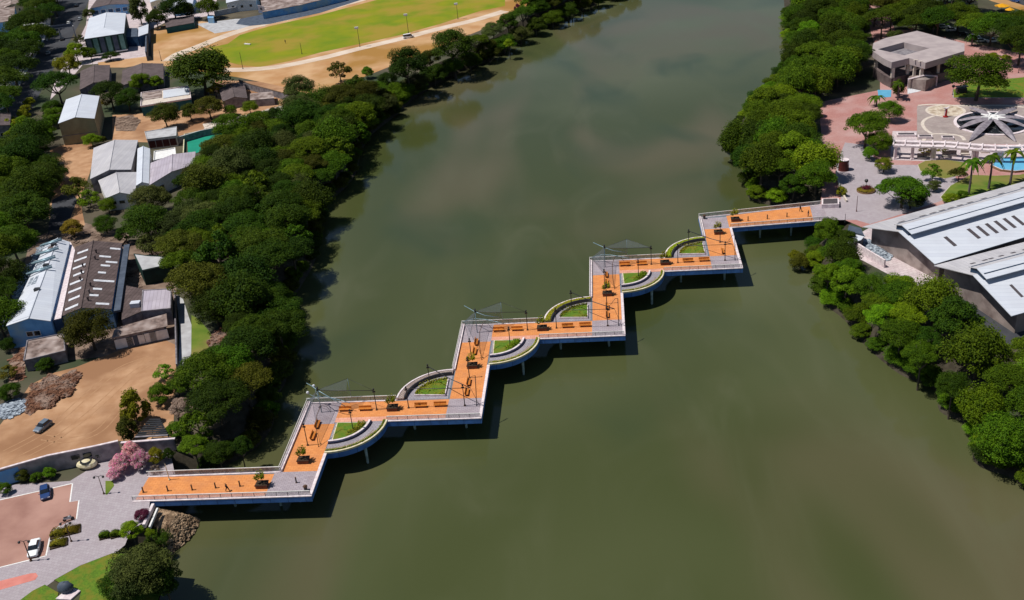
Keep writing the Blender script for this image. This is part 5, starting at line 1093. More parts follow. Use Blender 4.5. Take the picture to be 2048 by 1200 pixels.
for i, (px, py) in enumerate(((1845, 45), (1868, 52), (1889, 56), (1903, 62), (1925, 70), (1948, 76), (1962, 84), (1985, 84), (2030, 4))):
    car(['leftmost car under the avenue trees', 'white car second from left under the avenue trees', 'silver car under the avenue trees above the pavilion roof', 'white car under the avenue trees near the pavilion corner', 'dark car under the avenue trees by the small palm', 'white car glimpsed beside the small palm', 'silver car at the right of the avenue row', 'rightmost white car glimpsed under the avenue trees', 'dark blue car on the lane in the top right corner'][i], g(px, py), heading((1845, 45), (1985, 90)) + (1.3 if i < 8 else 0), cols[i], 'sedan' if i % 2 else 'hatch', group='cars parked under the avenue trees' if i < 8 else None)
# motorcycle
q = g(138, 1041); t = thing('motorcycle', 'dark motorcycle standing on the promenade corner beside the car park', 'motorcycle', (0, 0, 0))
for x in (-.65, .65): b = MB(); b.tube([(x, -.06, .32), (x, .06, .32)], .32, 12); b.build('wheel', M['dark'], t)
b = MB(); prof_loft(b, [(-.8, [(-.08, .6), (-.08, .75), (.08, .75), (.08, .6)]), (-.2, [(-.16, .35), (-.14, .8), (.14, .8), (.16, .35)]), (.3, [(-.16, .35), (-.16, .92), (.16, .92), (.16, .35)]), (.6, [(-.05, .6), (-.05, .8), (.05, .8), (.05, .6)])]); b.build('body', M['carsilver'], t)
b = MB(); b.box((-.35, 0, .84), (.7, .26, .1)); b.build('seat', M['dark'], t); b = MB(); b.tube([(.62, 0, .35), (.45, 0, 1.0)], .04, 6); b.tube([(.42, -.35, 1.05), (.45, 0, 1.0), (.42, .35, 1.05)], .03, 6); b.build('handlebar', M['dark'], t)
t.location = q; t.rotation_euler = (0, 0, .3)
# street footbridge, rock and goal frame
t = thing('street_overpass', 'pale pedestrian overpass crossing the street left of the green hall', 'overpass', g(118, 57)); A, B = g(88, 59, 5.5), g(146, 52, 5.5); d = B - A; c = (A + B) / 2; a = math.atan2(d.y, d.x)
b = MB(); b.box((c.x, c.y, 5.5), (d.length, 2.4, .35), a); b.build('deck', M['concrete'], t)
for s_ in (-1, 1): b = MB(); n = Vector((-d.y, d.x, 0)).normalized() * 1.15 * s_; b.box((c.x + n.x, c.y + n.y, 6.2), (d.length, .1, 1.05), a); b.build('railing', M['slate'], t)
for p in (A, B, A + d * .5): b = MB(); b.tube([(p.x, p.y, 0), (p.x, p.y, 5.4)], .4, 8); b.build('pier', M['concrete'], t)
q = g(133, 1187); t = thing('monument_rock', 'dark rounded boulder on a white slab on the small lawn', 'rock', q); b = MB(); b.prism([(p.x, p.y) for p in G([(112, 1200), (142, 1176), (162, 1184), (142, 1202)])], 0, .3); b.build('slab', M['coping'], t)
b = MB(); b.ball((q.x, q.y + .3, 1.0), (1.3, .9, 1.1), 12, 8, .07, 3); b.build('boulder', M['slate'], t, smooth=True)
for i, (px, py, w_) in enumerate(((495, 89, 4.0),)):
    q = g(px, py); t = thing('low_bench_wall', 'short white slab lying on the grass at the field end', 'slab', q); b = MB(); b.box((q.x, q.y, .2), (3.6, .8, .4), -.6); b.build('slab', M['coping'], t); b = MB(); b.box((q.x, q.y, .43), (3.2, .6, .05), -.6); b.build('slab_top', M['white'], t)
t = thing('tall_sign', 'white tapered pylon sign between grandstand and upper court', 'sign', g(528, 38)); b = MB(); q = g(527, 36); b.tube([(q.x, q.y, 0), (q.x, q.y, 2.5)], .18, 6); b.build('post', M['coping'], t)
b = MB(); b.prism([(q.x - 1.8, q.y - .2), (q.x + 1.4, q.y - .2), (q.x + 1.4, q.y + .2), (q.x - 1.8, q.y + .2)], 2.5, [6.5, 5.6, 5.6, 6.5]); b.build('board', M['coping'], t); b = MB(); b.box((q.x - .3, q.y - .24, 4.6), (.9, .06, 1.0)); b.build('emblem', M['ventdark'], t)
for i, (px, py, s_) in enumerate(((118, 1068, 1.2), (143, 1062, 1.3), (118, 1088, 1.2), (210, 1074, .75), (232, 1072, .7))):
    q = g(px, py); t = thing('clipped_hedge', ['small brown-green hedge in the car park corner, upper left one', 'small brown-green hedge beside the lamp, right one', 'small hedge below the other two beside the car park', 'low square green hedge in the middle of the promenade', 'low green hedge beside the large dark tree'][i], 'hedge', q)
    b = MB(); b.box((q.x, q.y, .12), (2.4 * s_, 1.8 * s_, .24), .3); b.build('bed', M['soil'], t); b = MB(); rd = random.Random(i)
    for j in range(1100): x, y = rd.uniform(-1.1, 1.1) * s_, rd.uniform(-.8, .8) * s_; h = rd.uniform(.2, 1.1) * (1 - .5 * abs(x)) + .25; leafquad(b, Vector((q.x + x, q.y + y, h)), .2, (x, y, .8), rd)
    b.build('foliage', M['leaf_orange' if i < 3 else 'leaf_mid'], t)
tri = G([(211, 989), (214, 990), (228, 972), (226, 962), (211, 962)]); sheet('flower_bed_ground', tri, .05, M['lawn2'])

# ---------------------------------------------------------------- people
M['skin'] = mat('skin', (.20, .10, .06), None, 2, .6)
def person(label, loc, rz, shirt, trousers, stride=.28, lean=.05, cat='person', armup=0.0):
    t = thing('person', label, cat, (0, 0, 0))
    me = bpy.data.meshes.new('body'); J = {}; V = []; Ed = []
    def j(n, x, y, z, r, par=None): J[n] = len(V); V.append((x, y, z, r)); (Ed.append((J[par], J[n])) if par else None)
    s = stride; l = lean
    j('pel', 0, 0, .96, .135); j('waist', .5 * l, 0, 1.12, .12, 'pel'); j('chest', l, 0, 1.32, .145, 'waist'); j('neck', 1.3 * l, 0, 1.49, .055, 'chest'); j('head', 1.6 * l, 0, 1.60, .085, 'neck'); j('crown', 1.7 * l, 0, 1.70, .075, 'head')
    for sd_, n in ((-1, 'l'), (1, 'r')):
        f_ = s * sd_
        j('hip' + n, 0, sd_ * .10, .90, .10, 'pel'); j('knee' + n, f_ * .6 + .04, sd_ * .10, .50, .062, 'hip' + n); j('ank' + n, f_ * 1.0 - (.05 if sd_ < 0 else 0), sd_ * .10, .09, .042, 'knee' + n); j('toe' + n, f_ * 1.0 + .16, sd_ * .11, .04, .036, 'ank' + n)
        j('sh' + n, l, sd_ * .18, 1.40, .062, 'chest'); j('el' + n, l - f_ * .4, sd_ * .24, 1.13, .044, 'sh' + n); j('wr' + n, l - f_ * .7 + .12, sd_ * .23, .90 + armup, .030, 'el' + n); j('hand' + n, l - f_ * .75 + .16, sd_ * .22, .82 + armup, .032, 'wr' + n)
        for q in range(4): j(f'f{n}{q}', l - f_ * .78 + .18 + .01 * q, sd_ * .22 + (q - 1.5) * .02, .74 + armup + .008 * abs(q - 1), .009, 'hand' + n)
        j('th' + n, l - f_ * .75 + .21, sd_ * .18, .80 + armup, .010, 'hand' + n)
    me.from_pydata([v[:3] for v in V], Ed, []); me.materials.append(M['skin']); o = bpy.data.objects.new('body', me); COL.objects.link(o); o.parent = t
    sk = o.modifiers.new('skin', 'SKIN')
    if not me.skin_vertices: 
        bm_ = bmesh.new(); bm_.from_mesh(me); bm_.verts.layers.skin.verify(); bm_.to_mesh(me); bm_.free()
    for i, v in enumerate(V): me.skin_vertices[0].data[i].radius = (v[3], v[3]); me.skin_vertices[0].data[i].use_root = (i == 0)
    ss = o.modifiers.new('sub', 'SUBSURF'); ss.levels = ss.render_levels = 1
    b = MB(); b.tube([(0, 0, .98), (.5 * l, 0, 1.14), (l, 0, 1.34), (1.1 * l, 0, 1.45)], [.165, .155, .18, .10], 10)
    for sd_ in (-1, 1): b.tube([(l, sd_ * .15, 1.41), (l, sd_ * .19, 1.38), (l - s * sd_ * .38, sd_ * .245, 1.15)], [.08, .078, .06], 8)
    b.build('shirt', M[shirt], t, smooth=True)
    b = MB(); b.tube([(0, 0, 1.02), (0, 0, .86)], [.165, .15], 10)
    for sd_ in (-1, 1): b.tube([(0, sd_ * .09, .94), (s * sd_ * .6 + .04, sd_ * .10, .50), (s * sd_ - (.05 if sd_ < 0 else 0), sd_ * .10, .13)], [.12, .085, .065], 8)
    b.build('trousers', M[trousers], t, smooth=True)
    b = MB(); b.ball((1.6 * l - .02, 0, 1.68), (.108, .10, .10), 10, 6); b.build('hair', M['dark'], t, smooth=True)
    b = MB(); b.box((1.6 * l + .085, -.035, 1.63), (.012, .02, .012)); b.box((1.6 * l + .085, .035, 1.63), (.012, .02, .012)); b.box((1.6 * l + .085, 0, 1.56), (.012, .04, .01)); b.ball((1.6 * l + .095, 0, 1.595), (.018, .014, .02), 6, 4); b.build('face', M['brown'], t)
    t.location = loc; t.rotation_euler = (0, 0, rz); return t
M['clothdark'] = mat('dark_cloth', (.015, .015, .02), None, 5, .9); M['clothblue'] = mat('navy_cloth', (.02, .03, .06), None, 5, .9)
person('person in dark clothes walking on the orange left approach', bl(-43.4, -20.6), TH + math.pi - .3, 'clothdark', 'clothdark', .34, .14)
person('person in dark clothes standing at the right end of the bridge', bl(19.9, 27.2, 2), TH, 'clothdark', 'clothblue', .08)
person('dark figure leaning forward at the upper rail of the right approach', bl(18.6, 30.4, 2), TH + 2.2, 'clothdark', 'clothdark', .3, .2)
person('lone dark figure standing on the green sports field', g(571, 87), 1.0, 'clothdark', 'clothdark', .15)
q = g(1891, 234); t = thing('red_white_sculpture', 'slender red and white upright sculpture standing on the edge of the round mosaic', 'sculpture', q)
b = MB(); b.tube([q, q + Vector((0, 0, .3)), q + Vector((0, 0, .35)), q + Vector((.1, 0, 2.6))], [.8, .8, .4, .3], 8); b.build('shaft', M['redpaint'], t); b = MB(); b.tube([q + Vector((-.9, 0, 3.0)), q + Vector((0, 0, 2.7)), q + Vector((.9, 0, 3.1))], [.15, .3, .15], 6); b.build('top_piece', M['coping'], t)
b = MB(); b.tube([q + Vector((-.3, .1, .4)), q + Vector((-.2, 0, 2.8))], .2, 6); b.build('white_side', M['coping'], t)

# ---------------------------------------------------------------- trees
def crown_mesh(name, seed, n_leaf, nl, vz, flat, leaf, spiky=0.0, open_=0.0):
    rg = np.random.default_rng(seed)
    # lobes on a dome
    th = rg.uniform(0, 2 * np.pi, nl); u = rg.uniform(-.45, 1, nl) if not flat else rg.uniform(.0, 1, nl)
    if flat: rad = np.sqrt(rg.uniform(0, 1, nl)) * .82; cz = vz * (1 - rad ** 2 * 1.0) * .8 + rg.normal(0, .07, nl)
    else: el = np.arcsin(u); rad = np.cos(el) * .70 * rg.uniform(.7, 1.12, nl); cz = np.sin(el) * .70 * vz * rg.uniform(.8, 1.15, nl)
    C = np.stack([rad * np.cos(th), rad * np.sin(th), cz], 1)
    LR = rg.uniform(.10, .30, nl) * (1.0 if not flat else .9) * rg.choice([.8, 1, 1.25], nl)
    k = rg.choice(nl, n_leaf, p=LR ** 2 / (LR ** 2).sum())
    d = rg.normal(0, 1, (n_leaf, 3)); d[:, 2] = np.abs(d[:, 2]) * 1.0 - .35 * rg.random(n_leaf); d /= np.linalg.norm(d, axis=1)[:, None]
    sc_ = np.where(rg.random(n_leaf) < .2, rg.uniform(.3, .9, n_leaf), rg.uniform(.85, 1.12, n_leaf))
    sq = np.array([1, 1, .62 if flat else .8]) * (1 + spiky * rg.random((n_leaf, 1)) * np.array([0.3, .3, 1.4]))
    p = C[k] + d * LR[k][:, None] * sc_[:, None] * sq
    nrm = d * .8 + np.array([0, 0, .45]) + rg.normal(0, .42, (n_leaf, 3)); nrm /= np.linalg.norm(nrm, axis=1)[:, None]
    a = np.cross(nrm, rg.normal(0, 1, (n_leaf, 3))); a /= np.linalg.norm(a, axis=1)[:, None]; b_ = np.cross(nrm, a)
    s = leaf * rg.uniform(.6, 1.35, n_leaf)[:, None]
    q = np.stack([p - a * s - b_ * s * .35, p + a * s * .1 - b_ * s * .75, p + a * s + b_ * s * .2, p - a * s * .2 + b_ * s * .7], 1).reshape(-1, 3)
    me = bpy.data.meshes.new(name); me.vertices.add(len(q)); me.vertices.foreach_set('co', q.ravel().astype(np.float32))
    me.loops.add(len(q)); me.loops.foreach_set('vertex_index', np.arange(len(q), dtype=np.int32))
    me.polygons.add(n_leaf); me.polygons.foreach_set('loop_start', np.arange(0, len(q), 4, dtype=np.int32)); me.polygons.foreach_set('loop_total', np.full(n_leaf, 4, np.int32))
    me.update(calc_edges=True); me.validate(); me.materials.append(M['leaf_mid']); return me, C, LR
def trunk_mesh(name, C, seed, bend=.06):
    """unit trunk: z -1 (ground) to the lobes, limbs reaching into the crown"""
    rd = random.Random(seed); b = MB(); top = (rd.uniform(-bend, bend), rd.uniform(-bend, bend), -.35)
    b.tube([(0, 0, -1), (top[0] * .5, top[1] * .5, -.7), top], [.075, .055, .045], 7)
    for i in rd.sample(range(len(C)), 7):
        c = C[i]; b.tube([top, (top[0] + (c[0] - top[0]) * .5, top[1] + (c[1] - top[1]) * .5, top[2] + (c[2] * .6 - top[2]) * .35), (c[0] * .9, c[1] * .9, c[2] * .7)], [.038, .026, .01], 5)
    me = bpy.data.meshes.new(name); me.from_pydata(b.v, [], b.f); me.materials.append(M['bark']); me.update(); return me
SH = {}
def shape(key, *a, **k):
    me, C, LR = crown_mesh('crown', *a, **k); SH.setdefault(key, []).append((me, trunk_mesh('trunk', C, a[0])))
for s_ in (11, 12, 13): shape('flat', s_, 19000, 95, .62, True, .022)
for s_ in (21, 22, 23): shape('round', s_, 18000, 85, .85, False, .023)
for s_ in (31, 32): shape('bushy', s_, 14000, 50, .80, False, .028)
for s_ in (41,): shape('spiky', s_, 14000, 60, .8, False, .032, spiky=1.0)
for s_ in (51, 52): shape('loose', s_, 2600, 30, .85, False, .045)
for s_ in (61,): shape('upright', s_, 5200, 34, 1.25, False, .05, spiky=.8)
TREES = []
FORM = {'flat': 'spreading flat-crowned', 'round': 'round-crowned', 'bushy': 'bushy', 'spiky': 'spiky-leaved', 'loose': 'loose open-crowned', 'upright': 'upright pointed'}
TONE = {'leaf_deep': 'dark green', 'leaf_mid': 'green', 'leaf_bright': 'bright green', 'leaf_olive': 'olive brown-green', 'leaf_grey': 'grey-green', 'leaf_yellow': 'yellow-green', 'leaf_pink': 'pink-flowering', 'leaf_dry': 'dry pinkish', 'leaf_magenta': 'magenta', 'leaf_orange': 'orange-tinted'}
trd = random.Random(77)
def tree(c, R, form='round', leaf='leaf_mid', hc=None, label=None, vs=1.0, name=None, cat='tree', group=None):
    """c: crown centre (world), R: crown radius"""
    gz = height(c.x, c.y); sh = SH[form][trd.randrange(len(SH[form]))]
    t = thing(name or ('shrub' if R < 2.6 else {'flat': 'flat_crowned_tree', 'round': 'round_crowned_tree'}.get(form, 'bushy_tree')), label, cat if R >= 2.6 or cat != 'tree' else 'shrub', (c.x, c.y, gz), group=group)
    rz = trd.uniform(0, 6.28)
    o = bpy.data.objects.new('crown', sh[0]); COL.objects.link(o); o.parent = t; o.location = (0, 0, c.z - gz); o.scale = (R, R * trd.uniform(.88, 1.1), R * vs); o.rotation_euler = (trd.uniform(-.06, .06), trd.uniform(-.06, .06), rz)
    o.material_slots[0].link = 'OBJECT'; o.material_slots[0].material = M[leaf]
    o = bpy.data.objects.new('trunk', sh[1]); COL.objects.link(o); o.parent = t; h = max(.6, c.z - gz); o.location = (0, 0, h); o.scale = (R * .8, R * .8, h); o.rotation_euler = (0, 0, rz)
    TREES.append([t, c, R, form, leaf, label]); return t
def tp(px, py, rpx, form, leaf, label=None, k=.95, vs=1.0, **kw):
    """tree by crown centre and crown radius in photo pixels"""
    q = g(px, py, 4); R = rpx / ppm(q); hc = R * k * .78 ; q = g(px, py, hc); return tree(q, R, form, leaf, None, label, vs, **kw)
def tp_low(px, py, rpx, form, leaf, label=None, k=.95, vs=1.0, z=-.8):
    """tree rooted on the low bank: its crown sits just above the land's edge"""
    q = g(px, py - 5, z); return tree(q, rpx / ppm(q), form, leaf, None, label, vs)
PH = [  # hand-placed, individually recognisable
 (403, 146, 70, 'spiky', 'leaf_deep', 'large dark spiky spreading tree at the corner of the sports ground', .8, .68),
 (178, 660, 54, 'round', 'leaf_olive', 'round dark olive tree at the top of the sandy lot', 1.1, 1.0),
 (284, 1140, 66, 'round', 'leaf_grey', 'very large dark grey-green tree at the bottom left water edge', .9, .95),
 (262, 1165, 55, 'bushy', 'leaf_grey', 'dark tree filling the bottom edge below the stone apron', .8, .95),
 (232, 1172, 44, 'round', 'leaf_deep', 'dark tree on the lawn edge left of the very large dark tree', .8, .9),
 (328, 1160, 46, 'bushy', 'leaf_deep', 'low dark tree overhanging the water at the bottom left', .6, .9),
 (262, 1062, 27, 'bushy', 'leaf_bright', 'bright green tree between the magenta bush and the big dark tree', 1.0, 1.0),
 (299, 1066, 12, 'bushy', 'leaf_bright', 'small bright shrub touching the stone apron', .9, 1.0),
 (284, 1030, 17, 'bushy', 'leaf_magenta', 'dark magenta bush beside the left end of the bridge', .9, 1.0),
 (270, 826, 36, 'upright', 'leaf_yellow', 'tall upright yellow-green tree beside the pergola', 1.0, 1.2),
 (256, 862, 27, 'upright', 'leaf_olive', 'smaller upright tree just left of the pergola', .9, 1.0),
 (318, 790, 32, 'bushy', 'leaf_mid', 'green bush between upright tree and pink tree beside the lot', .9, 1.0),
 (330, 745, 24, 'loose', 'leaf_bright', 'loose light green tree at the end of the path wall', .9, 1.0),
 (388, 892, 34, 'bushy', 'leaf_mid', 'green bushy tree between the gate wall and the upper rail of the bridge', .8, .9),
 (1800, 668, 44, 'round', 'leaf_mid', 'big green tree in the middle of the lower right wood', .9, .9),
 (1762, 632, 38, 'bushy', 'leaf_bright', 'light green tree left of the big middle tree of the lower right wood', .9, .9),
 (1842, 712, 42, 'flat', 'leaf_mid', 'flat green tree below the big middle tree of the lower right wood', .9, .9),
 (1905, 770, 40, 'round', 'leaf_deep', 'dark round tree behind the small point of the lower right bank', .9, .9),
 (2003, 880, 38, 'bushy', 'leaf_bright', 'bright tree bulging over the water at the lower right', .7, .9),
 (2062, 925, 34, 'bushy', 'leaf_mid', 'green tree over the water at the lowest end of the lower right bank', .7, .9),
 (1968, 880, 26, 'bushy', 'leaf_bright', 'small bright bush over the water at the foremost tip of the lower right bank', .6, .9),
 (352, 862, 28, 'bushy', 'leaf_mid', 'green bush just right of the pergola', .9, .9),
 (438, 905, 34, 'round', 'leaf_deep', 'dark tree nearest the middle of the left upper rail', .7, .9),
 (480, 895, 30, 'bushy', 'leaf_deep', 'dark tree at the water above the planter of the left approach', .5, .9),
 (335, 910, 18, 'bushy', 'leaf_deep', 'dark bush right of the yellow-green bush at the entrance', .9, .9),
 (355, 775, 30, 'bushy', 'leaf_mid', 'green tree just above the pale pinkish dry-looking tree', .9, .9),
 (364, 818, 30, 'bushy', 'leaf_dry', 'pale pinkish dry-looking tree above the pergola', 1.0, 1.0),
 (243, 926, 27, 'bushy', 'leaf_pink', 'pink-flowering bush beside the triangular bed', .9, 1.0),
 (280, 920, 27, 'bushy', 'leaf_pink', 'pink-flowering bush left of the yellow-green bush', .9, 1.0),
 (311, 912, 23, 'bushy', 'leaf_yellow', 'yellow-green bush beside the pink-flowering bushes', .9, 1.0),
 (262, 900, 24, 'bushy', 'leaf_pink', 'loose pink-flowering bush hanging over the gate wall', .9, 1.0),
 (228, 948, 18, 'bushy', 'leaf_pink', 'smaller pink-flowering bush nearest the promenade lamp', .9, 1.0),
 (310, 938, 12, 'loose', 'leaf_dry', 'small grey-pink bush at the shaded end of the promenade', .9, 1.0),
 (200, 905, 18, 'bushy', 'leaf_grey', 'dark bush behind the cream tank at the retaining wall', .9, 1.0),
 (45, 950, 20, 'bushy', 'leaf_olive', 'olive bush beside the blue section of the lot wall', .8, 1.0),
 (98, 946, 17, 'bushy', 'leaf_bright', 'bright green bush under the grey retaining wall', .8, 1.0),
 (72, 955, 14, 'bushy', 'leaf_mid', 'low green bush between olive and bright bushes below the wall', .8, 1.0),
 (8, 978, 18, 'bushy', 'leaf_mid', 'green bush at the left edge beside the car park', .8, 1.0),
 (92, 730, 20, 'bushy', 'leaf_mid', 'dark green bush between rubble roof and brown debris', .8, 1.0),
 (18, 785, 26, 'bushy', 'leaf_mid', 'green bush at the left edge above the rubbish', .8, 1.0),
 (18, 745, 22, 'loose', 'leaf_orange', 'orange-tinted loose bush at the left edge', .8, 1.0),
 (15, 690, 20, 'round', 'leaf_deep', 'dark tree at the left edge beside the blue workshop end', .9, 1.0),
 (155, 378, 32, 'loose', 'leaf_olive', 'yellowish loose tree in front of the white warehouse corner', 1.0, 1.0),
 (178, 398, 26, 'loose', 'leaf_bright', 'light green loose tree overlapping the lower warehouse roof', 1.0, 1.0),
 (183, 281, 19, 'round', 'leaf_bright', 'small round green tree at the corner of the white warehouse', .9, 1.0),
 (207, 280, 10, 'bushy', 'leaf_olive', 'small olive bush beside the round tree by the warehouse', .9, 1.0),
 (145, 458, 26, 'bushy', 'leaf_orange', 'yellow-orange bushy tree above the workshops', .9, 1.0),
 (215, 412, 22, 'round', 'leaf_bright', 'bright round tree below the lower white warehouse', .9, 1.0),
 (210, 450, 26, 'round', 'leaf_mid', 'green round tree right of the orange bushy tree', .9, 1.0),
 (300, 400, 45, 'round', 'leaf_grey', 'big grey-green tree below the lavender roof house', 1.0, .9),
 (290, 445, 52, 'round', 'leaf_deep', 'large dark tree in the middle of the yards above the workshops', 1.0, .9),
 (300, 492, 34, 'loose', 'leaf_grey', 'loose grey-green tree just above the green shed', 1.0, 1.0),
 (345, 455, 40, 'round', 'leaf_grey', 'grey-green tree right of the large dark yard tree', 1.0, .9),
 (250, 470, 24, 'bushy', 'leaf_deep', 'dark bush behind the brown workshop roof', 1.0, 1.0),
 (500, 216, 20, 'round', 'leaf_bright', 'small round bright green tree in the pale yard', .9, .9),
 (461, 222, 16, 'round', 'leaf_mid', 'small round green tree left of the bright round one', .9, 1.0),
 (418, 215, 32, 'round', 'leaf_olive', 'brownish olive tree below the spiky spreading tree', 1.0, .95),
 (380, 225, 24, 'round', 'leaf_olive', 'olive tree between terrace house and brownish tree', 1.0, .95),
 (330, 232, 34, 'round', 'leaf_olive', 'olive-green tree in front of the teal walled terrace house', 1.0, .95),
 (430, 180, 20, 'loose', 'leaf_orange', 'brown loose treetop between spiky tree and grey cottage', 1.0, 1.0),
 (278, 165, 24, 'bushy', 'leaf_bright', 'light green tree overlapping the larger grey shed', 1.0, 1.0),
 (312, 165, 18, 'bushy', 'leaf_bright', 'light green bush right of the larger grey shed', 1.0, 1.0),
 (220, 190, 38, 'flat', 'leaf_deep', 'dark flat tree below the left grey shed', 1.0, 1.0),
 (255, 200, 30, 'round', 'leaf_deep', 'dark round tree between beige block and terrace house', 1.0, 1.0),
 (212, 207, 14, 'loose', 'leaf_orange', 'small yellowish tree beside the beige block roof', 1.0, 1.0),
 (115, 175, 44, 'flat', 'leaf_deep', 'large dark flat tree just above the beige block', 1.1, 1.0),
 (135, 132, 28, 'bushy', 'leaf_yellow', 'yellow-green tree beside the street left of the grey sheds', 1.0, 1.0),
 (152, 105, 26, 'bushy', 'leaf_bright', 'green bush hugging the green hall corner', 1.0, 1.0),
 (180, 108, 16, 'round', 'leaf_mid', 'round green bush in front of the green hall', 1.0, 1.0),
 (220, 112, 20, 'bushy', 'leaf_deep', 'dark hedge-like bush under the green hall front', .6, .6),
 (160, 80, 14, 'loose', 'leaf_olive', 'thin olive tree left of the green hall roof', 1.0, 1.0),
 (178, 28, 14, 'bushy', 'leaf_grey', 'grey-green tree left of the blue fronted house', 1.0, 1.0),
 (278, 25, 26, 'upright', 'leaf_grey', 'tall dark conifer-like tree right of the green hall roof', 1.2, 1.1),
 (312, 38, 24, 'bushy', 'leaf_deep', 'dark tree behind the low teal store', 1.0, 1.0),
 (348, 18, 34, 'round', 'leaf_deep', 'dark round tree at the top edge above the teal store', 1.0, 1.0),
 (372, 22, 22, 'round', 'leaf_grey', 'grey-green tree left of the blue kiosk', 1.0, 1.0),
 (415, 16, 26, 'round', 'leaf_mid', 'green tree standing over the blue kiosk', 1.1, 1.0),
 (678, 142, 26, 'loose', 'leaf_olive', 'brownish loose tree rising from the sandy strip', 1.2, 1.0),
 (735, 145, 16, 'bushy', 'leaf_bright', 'light green bush at the edge of the sandy strip', 1.0, 1.0),
 (597, 178, 36, 'round', 'leaf_grey', 'dark rounded tree at the end of the boundary wall', 1.0, .9),
 (905, 92, 50, 'round', 'leaf_deep', 'large dark domed tree on the bank below the track', 1.0, .85),
 (815, 132, 52, 'round', 'leaf_deep', 'dark domed tree on the bank left of the largest dome', 1.0, .85),
 (1018, 88, 14, 'bushy', 'leaf_bright', 'small light green bush at the water below the far end of the field', .7, 1.0),
 (1036, 18, 9, 'upright', 'leaf_magenta', 'reddish-pink small tree near the top end of the left bank', 1.2, 1.0),
 (1958, 148, 68, 'round', 'leaf_mid', 'wide domed green tree on the lawn beside the pavilion', 1.0, .72),
 (1805, 390, 52, 'flat', 'leaf_mid', 'wide dark green mound tree beside the market shed', .7, 1.0),
 (1822, 398, 34, 'round', 'leaf_grey', 'grey-green tree merged with the right of the mound tree', .8, .9),
 (1768, 330, 22, 'bushy', 'leaf_yellow', 'bright yellow-green tree by the colonnade', .9, .9),
 (1740, 308, 18, 'bushy', 'leaf_bright', 'small bright tree just left of the yellow-green one', .9, 1.0),
 (1732, 262, 46, 'flat', 'leaf_mid', 'green spreading tree left of the terrace', 1.0, 1.2),
 (1758, 285, 32, 'round', 'leaf_mid', 'round green tree in front of the white planting boxes', 1.0, 1.0),
 (1780, 222, 26, 'round', 'leaf_bright', 'bright tree left of the star plaza corner', 1.1, 1.1),
 (1797, 180, 16, 'upright', 'leaf_mid', 'narrow green tree in front of the pavilion entrance', 1.1, 1.1),
 (1866, 345, 22, 'loose', 'leaf_bright', 'loose light green tree on the small curved lawn', 1.1, 1.1),
 (1868, 372, 16, 'bushy', 'leaf_grey', 'grey-green shrub between mound tree and shed roof', .9, 1.0),
 (1918, 348, 20, 'loose', 'leaf_olive', 'brown thin-branched tree beside the curved garden path', 1.1, 1.0),
 (1848, 300, 15, 'loose', 'leaf_orange', 'small reddish climbing shrub over the colonnade', 1.6, .6),
 (1886, 300, 13, 'loose', 'leaf_yellow', 'small yellowish climbing shrub over the colonnade', 1.6, .6),
 (1900, 398, 18, 'bushy', 'leaf_bright', 'low bright bush at the shed roof edge', .7, .9),
 (1925, 390, 14, 'bushy', 'leaf_mid', 'low green bush left of the first palm', .7, .9),
 (1682, 385, 12, 'upright', 'leaf_yellow', 'yellow-green shrub strip beside the promenade edge wall', .8, 1.0),
 (1655, 170, 16, 'bushy', 'leaf_bright', 'small green tree at the lower end of the riverside grove', 1.0, 1.0),
 (1985, 112, 16, 'bushy', 'leaf_yellow', 'yellow flower strip bush above the domed tree', .5, .5),
 (2012, 115, 14, 'bushy', 'leaf_yellow', 'second yellow flower strip bush by the plaza lamp', .5, .5),
 (1865, 50, 13, 'upright', 'leaf_bright', 'thin bright tree behind the pavilion roof tip', 1.2, 1.2),
 (1600, 520, 22, 'loose', 'leaf_olive', 'brownish half-bare tree over the water below the right approach', .8, 1.0),
 (1590, 505, 14, 'bushy', 'leaf_yellow', 'yellow-green shrub on the water edge below the right approach', .7, 1.0),
 (1690, 478, 28, 'bushy', 'leaf_deep', 'dark bushy tree between the bridge end and the small shed canopy', .8, .9),
 (1668, 505, 32, 'round', 'leaf_mid', 'green tree on the slope just below the tree at the bridge end', .8, .9),
 (1700, 540, 34, 'bushy', 'leaf_mid', 'green bushy tree left of the pale yard wall', .8, .9),
 (1655, 548, 30, 'bushy', 'leaf_bright', 'light green tree on the slope below the right approach', .8, .9),
 (1632, 500, 22, 'bushy', 'leaf_olive', 'olive bush over the water just right of the half-bare tree', .7, .9),
 (1740, 575, 40, 'round', 'leaf_mid', 'large green tree in front of the pale yard wall', .8, .9),
 (1800, 575, 38, 'bushy', 'leaf_bright', 'light green tree below the shed gable wall', .8, .9),
 (1655, 462, 32, 'bushy', 'leaf_mid', 'green tree standing against the right end of the bridge', .9, 1.1),
 (1940, 700, 40, 'bushy', 'leaf_mid', 'green tree at the corner of the asphalt yard', .9, .9),
 (1995, 690, 22, 'bushy', 'leaf_bright', 'light green bush at the yard edge', .9, .9),
]
OCC = []
for (px, py, r, f_, lf, lb, k, vs) in PH:
    low = 'over the water' in lb or 'water edge below' in lb
    t = tp_low(px, py + 12, r * 1.15, 'bushy', lf, lb, k, vs, z=-3.3) if low else tp(px, py, r, f_, lf, lb, k, vs); OCC.append((TREES[-1][1].x, TREES[-1][1].y, TREES[-1][2]))
